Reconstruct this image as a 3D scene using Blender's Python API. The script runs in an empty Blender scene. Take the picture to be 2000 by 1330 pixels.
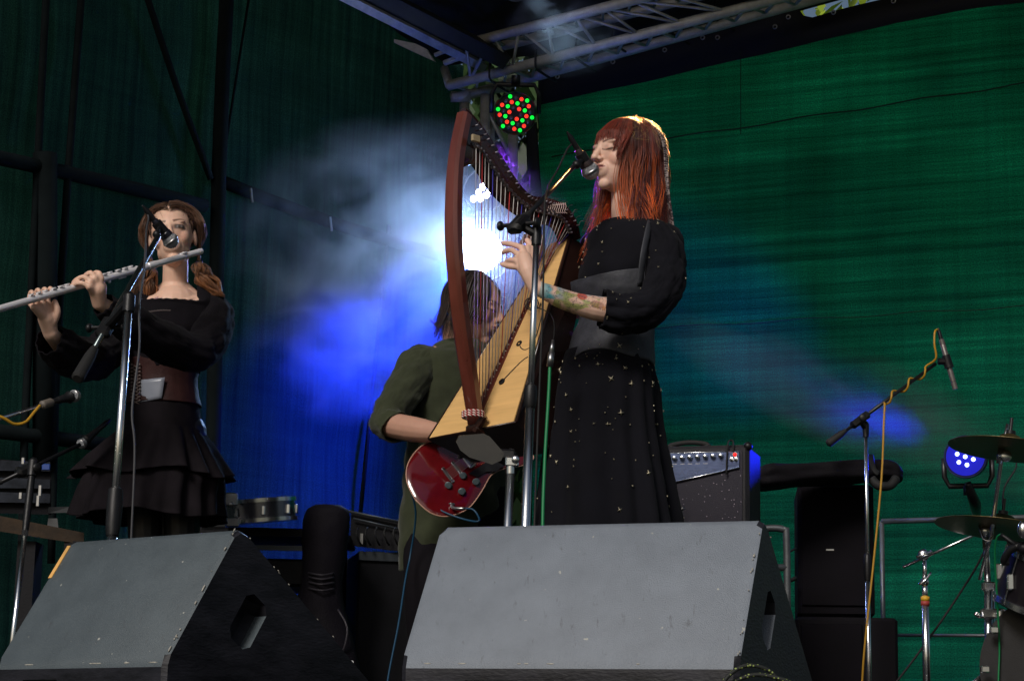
import bpy, bmesh, math, random
import numpy as np
from mathutils import Vector as V, Matrix, noise
random.seed(7); RNG = np.random.default_rng(5)
sc = bpy.context.scene; COL = sc.collection
# ------------------------------------------------------------------ camera
F = 4140.0; CAM = V((0, 0, -0.10)); PITCH = math.radians(11.2); ROLL = 0.02
fw = V((0, math.cos(PITCH), math.sin(PITCH))); up0 = V((0, -math.sin(PITCH), math.cos(PITCH)))
rt = (V((1, 0, 0)) * math.cos(ROLL) + up0 * math.sin(ROLL)).normalized()
up = (up0 * math.cos(ROLL) - V((1, 0, 0)) * math.sin(ROLL)).normalized()
cam = bpy.data.objects.new('camera', bpy.data.cameras.new('camera')); COL.objects.link(cam)
M = Matrix((rt, up, -fw)).transposed().to_4x4(); M.translation = CAM; cam.matrix_world = M
cam.data.sensor_width = 36; cam.data.lens = F / 2000 * 36; cam.data.clip_end = 500; cam.data.clip_start = .05
cam.data.dof.use_dof = False
sc.camera = cam
def P(px, py, d):
    dr = fw + rt * ((px - 1000) / F) + up * ((665 - py) / F)
    return CAM + dr * ((d - CAM.y) / dr.y)
# ------------------------------------------------------------------ light
SUN_EL, SUN_AZ = math.radians(36), math.radians(205)
w = bpy.data.worlds.new('World'); sc.world = w; w.use_nodes = True
nt = w.node_tree; bg = nt.nodes['Background']; sky = nt.nodes.new('ShaderNodeTexSky')
sky.sky_type = 'NISHITA'; sky.sun_disc = False; sky.sun_elevation = SUN_EL; sky.sun_rotation = SUN_AZ
sky.dust_density = 3; sky.air_density = 1.2
nt.links.new(sky.outputs[0], bg.inputs[0]); bg.inputs[1].default_value = 0.05
def lamp(name, kind, loc, target, energy, color, **k):
    l = bpy.data.lights.new(name, kind); l.energy = energy; l.color = color
    for a, b in k.items(): setattr(l, a, b)
    o = bpy.data.objects.new(name, l); COL.objects.link(o); o.location = loc
    o.rotation_euler = (V(target) - V(loc)).to_track_quat('-Z', 'Y').to_euler(); return o
sd = V((math.sin(SUN_AZ) * math.cos(SUN_EL), math.cos(SUN_AZ) * math.cos(SUN_EL), math.sin(SUN_EL)))
lamp('sun', 'SUN', sd * 20, (0, 0, 0), 2.3, (1, .95, .90), angle=math.radians(18))
sc.view_settings.view_transform = 'Standard'; sc.view_settings.look = 'None'
sc.view_settings.exposure = -0.15; sc.view_settings.gamma = 1
# ------------------------------------------------------------------ materials
MATS = {}
def mat(name, col, rough=.6, metal=0, bump=0, bscale=200, var=0, vscale=8, emit=None, estr=1, spec=.5,
        coat=0, trans=0, attr=None, stretch=None, sss=0, sheen=0, alpha=None):
    if name in MATS: return MATS[name]
    m = bpy.data.materials.new(name); m.use_nodes = True; N = m.node_tree.nodes; L = m.node_tree.links
    b = N['Principled BSDF']; b.inputs['Roughness'].default_value = rough; b.inputs['Metallic'].default_value = metal
    c4 = (*col, 1); b.inputs['Base Color'].default_value = c4
    b.inputs['Specular IOR Level'].default_value = spec; b.inputs['Coat Weight'].default_value = coat
    b.inputs['Sheen Weight'].default_value = sheen
    if trans: b.inputs['Transmission Weight'].default_value = trans
    if sss:
        b.inputs['Subsurface Weight'].default_value = sss; b.inputs['Subsurface Radius'].default_value = (.012, .005, .003)
        b.inputs['Subsurface Scale'].default_value = 1
    tc = N.new('ShaderNodeTexCoord'); mp = N.new('ShaderNodeMapping'); L.new(tc.outputs['Object'], mp.inputs[0])
    if stretch: mp.inputs['Scale'].default_value = stretch
    src = None
    if attr:
        a = N.new('ShaderNodeAttribute'); a.attribute_name = attr; src = a.outputs['Color']; L.new(src, b.inputs['Base Color'])
    if var:
        n = N.new('ShaderNodeTexNoise'); n.inputs['Scale'].default_value = vscale; n.inputs['Detail'].default_value = 6
        n.inputs['Roughness'].default_value = .65; L.new(mp.outputs[0], n.inputs[0])
        r = N.new('ShaderNodeMapRange'); r.inputs[1].default_value = .3; r.inputs[2].default_value = .7
        r.inputs[3].default_value = 1 - var; r.inputs[4].default_value = 1 + var; L.new(n.outputs[0], r.inputs[0])
        mx = N.new('ShaderNodeVectorMath'); mx.operation = 'SCALE'
        if src: L.new(src, mx.inputs[0])
        else: mx.inputs[0].default_value = col
        L.new(r.outputs[0], mx.inputs['Scale']); L.new(mx.outputs[0], b.inputs['Base Color'])
        r2 = N.new('ShaderNodeMapRange'); r2.inputs[3].default_value = max(.05, rough - .12); r2.inputs[4].default_value = min(1, rough + .12)
        L.new(n.outputs[0], r2.inputs[0]); L.new(r2.outputs[0], b.inputs['Roughness'])
    if bump:
        n = N.new('ShaderNodeTexNoise'); n.inputs['Scale'].default_value = bscale; n.inputs['Detail'].default_value = 3
        L.new(mp.outputs[0], n.inputs[0]); bp = N.new('ShaderNodeBump'); bp.inputs['Strength'].default_value = bump
        bp.inputs['Distance'].default_value = .004; L.new(n.outputs[0], bp.inputs['Height']); L.new(bp.outputs[0], b.inputs['Normal'])
    if emit:
        b.inputs['Emission Color'].default_value = (*emit, 1); b.inputs['Emission Strength'].default_value = estr
    MATS[name] = m; return m
black = mat('black_plastic', (.007, .007, .008), .42, spec=.35, bump=.15, bscale=300, var=.3, vscale=30)
blackm = mat('black_metal', (.012, .012, .014), .35, metal=.3, var=.3, vscale=20)
rubber = mat('rubber', (.008, .008, .008), .75)
chrome = mat('chrome', (.85, .87, .88), .24, metal=1)
steel = mat('dull_steel', (.42, .42, .42), .36, metal=1, var=.25, vscale=18)
alu = mat('truss_aluminium', (.50, .48, .45), .5, metal=.25, var=.3, vscale=14)
galv = mat('galvanised_pipe', (.16, .17, .18), .45, metal=.7, var=.25, vscale=12)
dark = mat('dark_case', (.006, .006, .008), .6, spec=.2, var=.4, vscale=12, bump=.2, bscale=120)
grille = mat('mic_grille', (.42, .43, .45), .38, metal=.7, bump=1, bscale=900)
carpet = mat('stage_carpet', (.014, .014, .015), .95, bump=.4, bscale=300, var=.3, vscale=3)
wood_dark = mat('reddish_wood', (.115, .026, .016), .3, var=.35, vscale=14, stretch=(1, 1, .12), coat=.4)
wood_brown = mat('dark_brown_wood', (.035, .012, .008), .35, var=.35, vscale=14, coat=.3)
cab_gold = mat('gold', (.6, .45, .2), .35, metal=.8)
# ------------------------------------------------------------------ mesh builder
def catmull(pts, sub):
    if sub <= 1 or len(pts) < 3: return [V(p) for p in pts]
    out = []; n = len(pts); pts = [V(p) for p in pts]
    for i in range(n - 1):
        p0 = pts[max(i - 1, 0)]; p1 = pts[i]; p2 = pts[i + 1]; p3 = pts[min(i + 2, n - 1)]
        for k in range(sub):
            t = k / sub; out.append(.5 * ((2 * p1) + (p2 - p0) * t + (2 * p0 - 5 * p1 + 4 * p2 - p3) * t * t + (3 * p1 - p0 - 3 * p2 + p3) * t ** 3))
    out.append(pts[-1]); return out
def lerps(vals, sub):
    if not isinstance(vals, (list, tuple)): return vals
    o = []
    for i in range(len(vals) - 1):
        for k in range(sub): o.append(vals[i] + (vals[i + 1] - vals[i]) * (.5 - .5 * math.cos(math.pi * k / sub)))
    o.append(vals[-1]); return o
def frame(t, ref=None):
    t = t.normalized(); ref = ref or (V((0, 0, 1)) if abs(t.z) < .9 else V((0, 1, 0)))
    a = (ref - t * ref.dot(t)).normalized(); return a, t.cross(a).normalized()
class MB:
    def __init__(s): s.v = []; s.f = []; s.m = []; s.c = []; s.cc = None; s.mi = 0
    def V_(s, p): s.v.append(tuple(p)); s.c.append(s.cc if s.cc else (1, 1, 1)); return len(s.v) - 1
    def F_(s, ids): s.f.append(tuple(ids)); s.m.append(s.mi)
    def poly(s, pts): s.F_([s.V_(p) for p in pts]); return s
    def rings(s, R, cap=True, close=True):
        idx = [[s.V_(p) for p in r] for r in R]; n = len(R[0])
        for a, b in zip(idx, idx[1:]):
            for k in range(n if close else n - 1): s.F_((a[k], a[(k + 1) % n], b[(k + 1) % n], b[k]))
        if cap and close:
            s.F_(idx[0][::-1]); s.F_(idx[-1])
        return s
    def tube(s, pts, r, seg=10, sub=1, cap=True, flat=1, ref=None, cols=None):
        P_ = catmull(pts, sub); r = lerps(r, sub) if isinstance(r, (list, tuple)) and len(pts) >= 3 else r
        if cols: cols = [tuple(V(c)) for c in catmull([V(c) for c in cols], sub)]
        n = len(P_); rr = r if isinstance(r, (list, tuple)) else [r] * n
        if len(rr) == 2 and n > 2: rr = [rr[0] + (rr[1] - rr[0]) * i / (n - 1) for i in range(n)]
        a = None; R = []
        base = len(s.v)
        for i in range(n):
            t = P_[min(i + 1, n - 1)] - P_[max(i - 1, 0)]
            if t.length < 1e-9: t = V((0, 0, 1))
            t.normalize()
            a_, b_ = frame(t, a if a is not None and abs(a.dot(t)) < .95 else ref); a = a_
            R.append([P_[i] + (a_ * math.cos(2 * math.pi * k / seg) * flat + b_ * math.sin(2 * math.pi * k / seg)) * rr[i] for k in range(seg)])
        s.rings(R, cap)
        if cols:
            for i in range(n):
                for k in range(seg): s.c[base + i * seg + k] = cols[i]
        return s
    def sph(s, c, r, axes=None, seg=16, rg=10):
        c = V(c); r = r if isinstance(r, (list, tuple)) else (r, r, r); ax = axes or (V((1, 0, 0)), V((0, 1, 0)), V((0, 0, 1)))
        R = []
        for i in range(1, rg):
            ph = math.pi * i / rg
            R.append([c + ax[0] * (r[0] * math.sin(ph) * math.cos(2 * math.pi * k / seg)) + ax[1] * (r[1] * math.sin(ph) * math.sin(2 * math.pi * k / seg)) + ax[2] * (r[2] * math.cos(ph)) for k in range(seg)])
        i0 = len(s.v); s.rings(R, False); t = s.V_(c + ax[2] * r[2]); b = s.V_(c - ax[2] * r[2]); l = i0 + (rg - 2) * seg
        for k in range(seg): s.F_((t, i0 + (k + 1) % seg, i0 + k)); s.F_((b, l + k, l + (k + 1) % seg))
        return s
    def cap(s, pts, rad, seg=14, sub=1):          # limb: tube with round ends (for remesh unions)
        s.tube(pts, rad, seg, sub)
        rr = rad if isinstance(rad, (list, tuple)) else [rad] * len(pts)
        s.sph(pts[0], rr[0]); s.sph(pts[-1], rr[-1]); return s
    def box(s, c, sx, sy, sz, X=None, Y=None, Z=None, bev=0):
        c = V(c); X = (X or V((1, 0, 0))).normalized(); Y = (Y or V((0, 1, 0))).normalized(); Z = (Z or V((0, 0, 1))).normalized()
        if bev:
            R = []
            for z, k in ((-sz / 2, bev), (-sz / 2 + bev, 0), (sz / 2 - bev, 0), (sz / 2, bev)):
                hx, hy = sx / 2 - k, sy / 2 - k; e = bev
                R.append([c + X * x + Y * y + Z * z for x, y in ((hx, -hy + e), (hx, hy - e), (hx - e, hy), (-hx + e, hy), (-hx, hy - e), (-hx, -hy + e), (-hx + e, -hy), (hx - e, -hy))])
            return s.rings(R)
        return s.rings([[c + X * x * sx / 2 + Y * y * sy / 2 + Z * z * sz / 2 for x, y in ((1, -1), (1, 1), (-1, 1), (-1, -1))] for z in (-1, 1)])
    def prism(s, pts, vec): return s.rings([[V(p) for p in pts], [V(p) + vec for p in pts]])
    def hexa(s, a, b): return s.rings([[V(p) for p in a], [V(p) for p in b]])
    def lathe(s, o, axis, prof, seg=20):
        a, b = frame(V(axis)); t = V(axis).normalized()
        return s.rings([[V(o) + t * h + (a * math.cos(2 * math.pi * k / seg) + b * math.sin(2 * math.pi * k / seg)) * max(r, 1e-4) for k in range(seg)] for h, r in prof])
    def loft(s, secs, seg=40, sub=5, fold=None, cap=False):      # secs: (centre, A, B)
        C = catmull([x[0] for x in secs], sub); A = catmull([x[1] for x in secs], sub); B = catmull([x[2] for x in secs], sub)
        n = len(C); R = []
        for i in range(n):
            ring = []
            for k in range(seg):
                th = 2 * math.pi * k / seg; m = 1
                if fold: m += fold(th, i / (n - 1))
                ring.append(C[i] + (A[i] * math.cos(th) + B[i] * math.sin(th)) * m)
            R.append(ring)
        s.rings(R, cap); return R
def mesh(name, mb, mats, shift, smooth):
    me = bpy.data.meshes.new(name)
    me.from_pydata([(x - shift[0], y - shift[1], z - shift[2]) for x, y, z in mb.v], [], mb.f)
    for m in (mats if isinstance(mats, (list, tuple)) else [mats]): me.materials.append(m)
    me.polygons.foreach_set('material_index', mb.m)
    if mb.cc or any(c != (1, 1, 1) for c in mb.c[:4000:37]):
        a = me.color_attributes.new('Col', 'FLOAT_COLOR', 'POINT')
        a.data.foreach_set('color', np.array([(*c, 1) for c in mb.c], dtype=np.float32).ravel())
    me.update(); bm = bmesh.new(); bm.from_mesh(me); bmesh.ops.recalc_face_normals(bm, faces=bm.faces); bm.to_mesh(me); bm.free()
    if smooth: me.shade_smooth() if smooth is True else me.set_sharp_from_angle(angle=math.radians(smooth))
    return me
def settag(o, label, cat, group=None, kind=None):
    if label: o['label'] = label
    if cat: o['category'] = cat
    if group: o['group'] = group
    if kind: o['kind'] = kind
def thing(name, loc, label, cat, group=None):
    o = bpy.data.objects.new(name, None); COL.objects.link(o); o.location = loc; o.empty_display_size = .1
    settag(o, label, cat, group); return o
def rootloc(o):
    while o.parent: o = o.parent
    return o.location
def part(name, mb, mats, parent, smooth=35, label=None, sol=0):
    me = mesh(name, mb, mats, tuple(rootloc(parent)), smooth)
    o = bpy.data.objects.new(name, me); COL.objects.link(o); o.parent = parent
    if label: o['label'] = label
    if sol: md = o.modifiers.new('thick', 'SOLIDIFY'); md.thickness = sol; md.offset = 0
    return o
def solo(name, mb, mats, label, cat, group=None, kind=None, smooth=35, sol=0):
    A = np.array(mb.v); L = (float(A[:, 0].mean()), float(A[:, 1].mean()), float(A[:, 2].min()))
    me = mesh(name, mb, mats, L, smooth); o = bpy.data.objects.new(name, me); COL.objects.link(o); o.location = L
    settag(o, label, cat, group, kind)
    if sol: md = o.modifiers.new('thick', 'SOLIDIFY'); md.thickness = sol; md.offset = 0
    return o
def bake(o, mods):            # run modifiers now and keep the result
    for t, kw in mods:
        m = o.modifiers.new(t, t)
        for k, v in kw.items(): setattr(m, k, v)
    dg = bpy.context.evaluated_depsgraph_get(); me = bpy.data.meshes.new_from_object(o.evaluated_get(dg))
    o.modifiers.clear(); mats = list(o.data.materials); o.data = me
    if not me.materials:
        for m in mats: me.materials.append(m)
    return o
def cut(o, cutter, shift):
    c = bpy.data.objects.new('cutter', mesh('cutter', cutter, o.data.materials[0], shift, False)); COL.objects.link(c)
    c.parent = o.parent
    bake(o, [('BOOLEAN', dict(object=c, operation='DIFFERENCE', solver='EXACT'))]); bpy.data.objects.remove(c)
def text(s, size, loc, X, Yv, m, parent, name='lettering', ext=.0006, shear=0, align='LEFT'):
    cu = bpy.data.curves.new(name, 'FONT'); cu.body = s; cu.size = size; cu.extrude = ext; cu.shear = shear; cu.align_x = align
    t = bpy.data.objects.new(name, cu); COL.objects.link(t)
    me = bpy.data.meshes.new_from_object(t.evaluated_get(bpy.context.evaluated_depsgraph_get()))
    bpy.data.objects.remove(t); X = X.normalized(); Yv = Yv.normalized(); Z = X.cross(Yv)
    me.transform(Matrix((X, Yv, Z)).transposed().to_4x4()); me.transform(Matrix.Translation(V(loc) - rootloc(parent)))
    me.materials.clear(); me.materials.append(m); o = bpy.data.objects.new(name, me); COL.objects.link(o); o.parent = parent; return o
# ------------------------------------------------------------------ the setting
g = MB(); g.box((0, 60, -1.75), 400, 400, .1)
solo('ground', g, mat('grass_ground', (.035, .06, .02), .95, var=.5, vscale=2, bump=.5, bscale=20), 'trampled grass field around the stage', 'ground', kind='structure')
g = MB(); g.box((0, 7.8, -.15), 9.6, 9.2, .3)
solo('stage_floor', g, carpet, 'black carpeted stage deck', 'stage floor', kind='structure')
# nets
def net_mat(name, col, stretch, amt, seedv, lo=.35, hi=1.7, tr=.8):
    m = bpy.data.materials.new(name); m.use_nodes = True; N = m.node_tree.nodes; L = m.node_tree.links; N.clear()
    out = N.new('ShaderNodeOutputMaterial'); tc = N.new('ShaderNodeTexCoord')
    def noi(sc_, scale, det=5):
        mp = N.new('ShaderNodeMapping'); mp.inputs['Scale'].default_value = sc_; mp.inputs['Location'].default_value = (seedv, seedv, 0)
        L.new(tc.outputs['UV'], mp.inputs[0]); n = N.new('ShaderNodeTexNoise'); n.inputs['Scale'].default_value = scale
        n.inputs['Detail'].default_value = det; n.inputs['Roughness'].default_value = .62; L.new(mp.outputs[0], n.inputs[0]); return n.outputs[0]
    def mr(s, a, b, c, d):
        r = N.new('ShaderNodeMapRange'); L.new(s, r.inputs[0])
        for i, x in enumerate((a, b, c, d)): r.inputs[i + 1].default_value = x
        return r.outputs[0]
    def mul(a, b):
        q = N.new('ShaderNodeMath'); q.operation = 'MULTIPLY'; L.new(a, q.inputs[0]); L.new(b, q.inputs[1]); return q.outputs[0]
    a = mr(noi(stretch, amt, 8), .34, .66, lo, hi)
    b = mr(noi((1, 1, 1), 1.3, 2), .3, .7, .65, 1.35)
    wv_ = mr(noi((.5, .9, 1), 2.2, 3), .35, .65, .78, 1.2)
    c = mr(noi((stretch[0] * 4, stretch[1] * 4, 1), amt * 3, 3), .3, .7, .78, 1.22)
    gx = mr(noi((1, 1, 1), 170, 2), .3, .7, .45, 1.55)
    gy = mr(noi((stretch[1] * .25, stretch[0] * .25, 1), amt * 4, 3), .3, .7, .88, 1.12)
    f = mul(mul(mul(mul(mul(a, b), c), gx), gy), wv_)
    vm = N.new('ShaderNodeVectorMath'); vm.operation = 'SCALE'; vm.inputs[0].default_value = col; L.new(f, vm.inputs['Scale'])
    d = N.new('ShaderNodeBsdfDiffuse'); t = N.new('ShaderNodeBsdfTranslucent'); mx = N.new('ShaderNodeMixShader')
    hs = N.new('ShaderNodeVectorMath'); hs.operation = 'MULTIPLY_ADD'; L.new(vm.outputs[0], hs.inputs[0]); hs.inputs[1].default_value = (1, .55, .8); hs.inputs[2].default_value = (.012, .030, .055)
    L.new(hs.outputs[0], d.inputs[0]); L.new(vm.outputs[0], t.inputs[0]); mx.inputs[0].default_value = tr
    L.new(d.outputs[0], mx.inputs[1]); L.new(t.outputs[0], mx.inputs[2])
    bp = N.new('ShaderNodeBump'); bp.inputs['Strength'].default_value = .4; bp.inputs['Distance'].default_value = .01
    L.new(gx, bp.inputs['Height']); L.new(bp.outputs[0], d.inputs['Normal']); L.new(mx.outputs[0], out.inputs[0]); return m
def sheet(name, A, B, z0, z1fun, nx, nz, mats, label, cat, wr=.02, hem=.0):
    """wall sheet from A to B (xy) between z0 and the line z1fun(t)"""
    n = V((B - A).y * 1.0, ) if False else V(((B - A).y, -(B - A).x, 0)).normalized()
    mb = MB(); ids = []; uv = []; Lx = (B - A).length
    for j in range(nz + 1):
        row = []
        for i in range(nx + 1):
            t = i / nx; z = z0 + (z1fun(t) - z0) * j / nz; p = A + (B - A) * t
            k = noise.noise(V((t * 9, z * 2.3, 3))) * wr + noise.noise(V((t * 30, z * .7, 9))) * wr * .4 + math.sin(t * 70 + 2 * noise.noise(V((t * 9, z, 1)))) * wr * .10
            row.append(mb.V_(p + n * k + V((0, 0, z - p.z)))); uv.append((t * Lx, z))
        ids.append(row)
    for j in range(nz):
        for i in range(nx): mb.F_((ids[j][i], ids[j][i + 1], ids[j + 1][i + 1], ids[j + 1][i]))
    A_ = np.array(mb.v); Lc = (float(A_[:, 0].mean()), float(A_[:, 1].mean()), z0)
    me = mesh(name, mb, mats, Lc, True); u = me.uv_layers.new(name='UVMap')
    for l in me.loops: u.data[l.index].uv = uv[l.vertex_index]
    return me, Lc
# right-hand back net: top edge is measured off the hem line of the photograph
A = P(1046, 600, 10.45); A.z = 0; B = V((A.x + 3.6 * .925, A.y - 3.6 * .38, 0))
def wall_t(px, py):
    """(t, z) where the pixel's ray meets the back net's plane"""
    dr = fw + rt * ((px - 1000) / F) + up * ((665 - py) / F); n = V(((B - A).y, -(B - A).x, 0))
    k = (A - CAM).dot(n) / dr.dot(n); p = CAM + dr * k
    return (p - A).dot(B - A) / (B - A).length_squared, p.z, p
hemline = [wall_t(*q)[:2] for q in ((1040, 175), (1250, 127), (1400, 93), (1560, 56), (1750, 8), (2000, -32), (2200, -60))]
def hemz(t):
    for (a, za), (b, zb) in zip(hemline, hemline[1:]):
        if t <= b or b == hemline[-1][0]:
            return za + (zb - za) * (t - a) / (b - a)
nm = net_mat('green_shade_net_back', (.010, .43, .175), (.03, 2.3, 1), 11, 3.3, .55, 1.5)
me, Lc = sheet('back_net', A, B, -.3, lambda t: hemz(t) - .06, 150, 90, nm, '', '')
bn = thing('shade_net', Lc, 'bright green mesh backdrop with horizontal streaks behind the singer and drums', 'backdrop')
o = bpy.data.objects.new('mesh_sheet', me); COL.objects.link(o); o.parent = bn
hm = MB(); N_ = 80; top = []; bot = []
nrm = V(((B - A).y, -(B - A).x, 0)).normalized()
if nrm.y > 0: nrm = -nrm
for i in range(N_ + 1):
    t = i / N_; p = A + (B - A) * t; wob = .012 * noise.noise(V((t * 12, 0, 0)))
    pxx = 1000 + F * (p.x / p.y); k_ = min(1, max(0, (1600 - pxx) / 70)); top.append(p + V((0, 0, hemz(t) + .035 + wob + .24 * k_ * k_ * (3 - 2 * k_))) + nrm * .012); bot.append(p + V((0, 0, hemz(t) - .10 + .012 * noise.noise(V((t * 9, 4, 0))))) + nrm * .02)
hm.rings([top, bot], False, False)
part('hem', hm, mat('black_webbing', (.006, .006, .007), .8), bn, True, sol=.004)
for ya, yb in ((300, 196), (338, 262)):
    if ya == 300: pts_ = [wall_t(x_, ya - 30 + (yb - ya) * ((x_ - 1330) / 670) + 0 * x_)[2] + nrm * .02 for x_ in range(1080, 2080, 60)]
    else: pts_ = [wall_t(x_, 640 + (600 - 640) * ((x_ - 1330) / 670))[2] + nrm * .02 for x_ in range(1080, 2080, 60)]
    m_ = MB(); m_.tube([p_ + V((0, 0, .006 * math.sin(i_ * 1.7))) for i_, p_ in enumerate(pts_)], .004 if ya == 300 else .0025, 6, 2); part('seam', m_, mat('net_dark_line', (.004, .05, .025), .9), bn, True)  # dark creases of the net, drawn as thin dark tubes
m_ = MB(); m_.tube([wall_t(1449, y_)[2] + nrm * .02 for y_ in (100, 180, 265)], .0022, 5); part('seam', m_, mat('net_dark_line', (.004, .05, .025), .9), bn, True)
# black edge strap hanging beside the tower
st = MB(); st.tube([P(1038, 240, 10.3), P(1042, 330, 10.3), P(1050, 440, 10.32), P(1052, 700, 10.35)], [.028, .032, .03, .03], 8, 6, flat=.15, ref=V((0, 1, 0)))
part('edge_strap', st, mat('black_webbing', (.006,) * 3), bn, True)
for px, py in ((1020, 170), (1092, 153), (1200, 124), (1301, 101), (1375, 77), (1404, 77), (1516, 56), (1542, 37), (1630, 28), (1747, 6)):
    p = wall_t(px, py)[2] + nrm * .022
    a, b = frame(nrm); gr = MB(); gr.rings([[p + nrm * h + (a * math.cos(k * math.pi / 6) + b * math.sin(k * math.pi / 6)) * r for k in range(12)] for h, r in ((0, .013), (.004, .013), (.004, .007), (0, .007))], False)
    part('eyelet', gr, steel, bn, True)
# left-hand side net
C0 = P(893, 600, 10.5); C0.z = 0; D0 = V((C0.x - 4.6 * .643, C0.y - 4.6 * .766, 0))
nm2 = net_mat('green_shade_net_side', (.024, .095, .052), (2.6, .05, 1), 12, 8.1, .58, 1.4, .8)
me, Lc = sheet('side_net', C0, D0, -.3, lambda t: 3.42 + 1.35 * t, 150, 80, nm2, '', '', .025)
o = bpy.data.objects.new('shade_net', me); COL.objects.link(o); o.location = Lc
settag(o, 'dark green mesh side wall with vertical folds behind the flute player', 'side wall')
def left_t(px, py, off=.05):
    dr = fw + rt * ((px - 1000) / F) + up * ((665 - py) / F); n = V(((D0 - C0).y, -(D0 - C0).x, 0)).normalized()
    if n.y > 0: n = -n
    return CAM + dr * ((C0 + n * off - CAM).dot(n) / dr.dot(n))
sf = thing('scaffold_frame', left_t(420, 1100), 'black scaffold frame of posts, ledgers and diagonal braces against the left side net', 'scaffold')
sfm = mat('scaffold_black', (.007, .010, .011), .9, spec=.05, var=.3)
for nme, pts, r in (('post', [(93, -60), (50, 800), (42, 1100)], .016), ('post', [(163, -60), (116, 600), (100, 1100)], .016), ('post', [(446, -60), (428, 330), (412, 1100)], .034),
        ('post', [(760, 440), (700, 1040)], .010), ('brace', [(276, -40), (345, 170), (412, 350)], .015), ('brace', [(492, -40), (432, 340)], .006),
        ('ledger', [(-60, 296), (130, 338), (400, 402)], .032), ('ledger', [(420, 350), (640, 432), (900, 512)], .030), ('ledger', [(-60, 835), (300, 880)], .03),
        ('post', [(88, 300), (88, 900)], .05)):
    m_ = MB(); m_.tube([left_t(x, y, .06) for x, y in pts], r, 10, 3); part(nme, m_, sfm, sf, True)
for x, y in ((490, 380), (645, 436)): hooks = MB(); hooks.tube([left_t(x, y - 12, .12), left_t(x + 3, y + 16, .12)], .006, 6); part('hook', hooks, steel, sf)
# roof
rp = MB(); rf = [P(868, 128, 10.45), P(1200, 88, 10.3), P(1500, 38, 10.1), P(1580, 16, 10.05), P(1690, -14, 9.95), V((3.6, 9.3, 4.1)), V((4.8, 5.6, 4.9)), V((0, 5.2, 5.0)), V((-3.6, 5.2, 4.6)), V((-2.4, 7.6, 3.9)), P(640, -30, 9.7)]
cen = V((0, 8, 4.15)); ci = rp.V_(cen); ri = [rp.V_(p) for p in rf]
for k in range(len(ri)): rp.F_((ci, ri[k], ri[(k + 1) % len(ri)]))
solo('roof_canopy', rp, mat('roof_tarpaulin', (.008, .008, .009), .7, var=.3), 'black tarpaulin roof stretched over the stage trusses', 'stage roof', smooth=False, sol=.01)
# trusses
def truss(label, chords, braces, r=.025, name='roof_truss'):
    t = thing(name, chords[0][0], label, 'truss')
    for c in chords: m_ = MB(); m_.tube(c, r, 12); part('chord', m_, alu, t, True)
    m_ = MB()
    for ca, cb, n in braces:
        for i in range(n):
            a = (i + .1) / n; b = (i + .55) / n; c = (i + 1.05) / n; f = lambda ch, q: ch[0] + (ch[-1] - ch[0]) * q
            m_.tube([f(ca, a), f(cb, b)], .008, 6); m_.tube([f(cb, b), f(ca, min(c, 1))], .008, 6)
    part('lacing', m_, alu, t, True); return t
c1 = [P(875, 168, 9.95), P(1640, -34, 9.25)]; c2 = [P(900, 190, 10.3), P(1640, -14, 9.62)]
c3 = [P(905, 88, 9.75), P(1400, -42, 9.25)]; c4 = [P(960, 96, 10.2), P(1400, -16, 9.7)]
tr = truss('aluminium lattice truss running up to the right above the green backdrop', [c1, c2, c3, c4], [(c1, c2, 13), (c3, c1, 9), (c3, c4, 9)])
el = MB(); el.tube([P(868, 135, 10.1), P(878, 168, 10.0)], .022, 10); el.tube([P(882, 190, 10.1), P(985, 172, 10.2)], .022, 10); el.box(P(900, 190, 10.12), .10, .02, .05)
part('corner_piece', el, alu, tr, True)
tie = MB()
for x, y in ((960, 140), (1050, 118), (1128, 98), (1200, 68), (1310, 45), (1400, 20)):
    tie.tube([P(x - 2, y - 20, 9.8), P(x - 4, y + 12, 9.75), P(x + 10, y + 26, 9.9), P(x + 36, y + 42, 10.05)], .006, 6, 4)
part('bungee_ties', tie, rubber, tr, True)
b1 = [P(640, -22, 9.3), P(945, 132, 9.95)]; b2 = [P(690, -12, 9.6), P(960, 128, 10.2)]
t2 = thing('eaves_beam', b1[0], 'flat grey metal eaves beam sloping down from top left to the roof corner', 'beam')
m_ = MB(); m_.tube(b1, .028, 4, ref=V((0, 0, 1))); part('lower_rail', m_, alu, t2, False)
m_ = MB(); m_.tube([P(712, -22, 9.2), P(985, 118, 9.8)], .05, 4); part('upper_rail', m_, mat('dark_steel_beam', (.02, .02, .02), .6, metal=.4, var=.3), t2, False)
m_ = MB(); m_.prism([P(745, 72, 10.1), P(812, 86, 10.1), P(832, 96, 10.1), P(848, 120, 10.1), P(800, 98, 10.1)], V((.01, .02, 0)))
m_.tube([P(850, 108, 10.0), P(880, 96, 9.95)], .012, 6); m_.tube([P(868, 124, 10.0), P(900, 112, 9.95)], .016, 6)
part('corner_bracket', m_, alu, t2, False)
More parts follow.
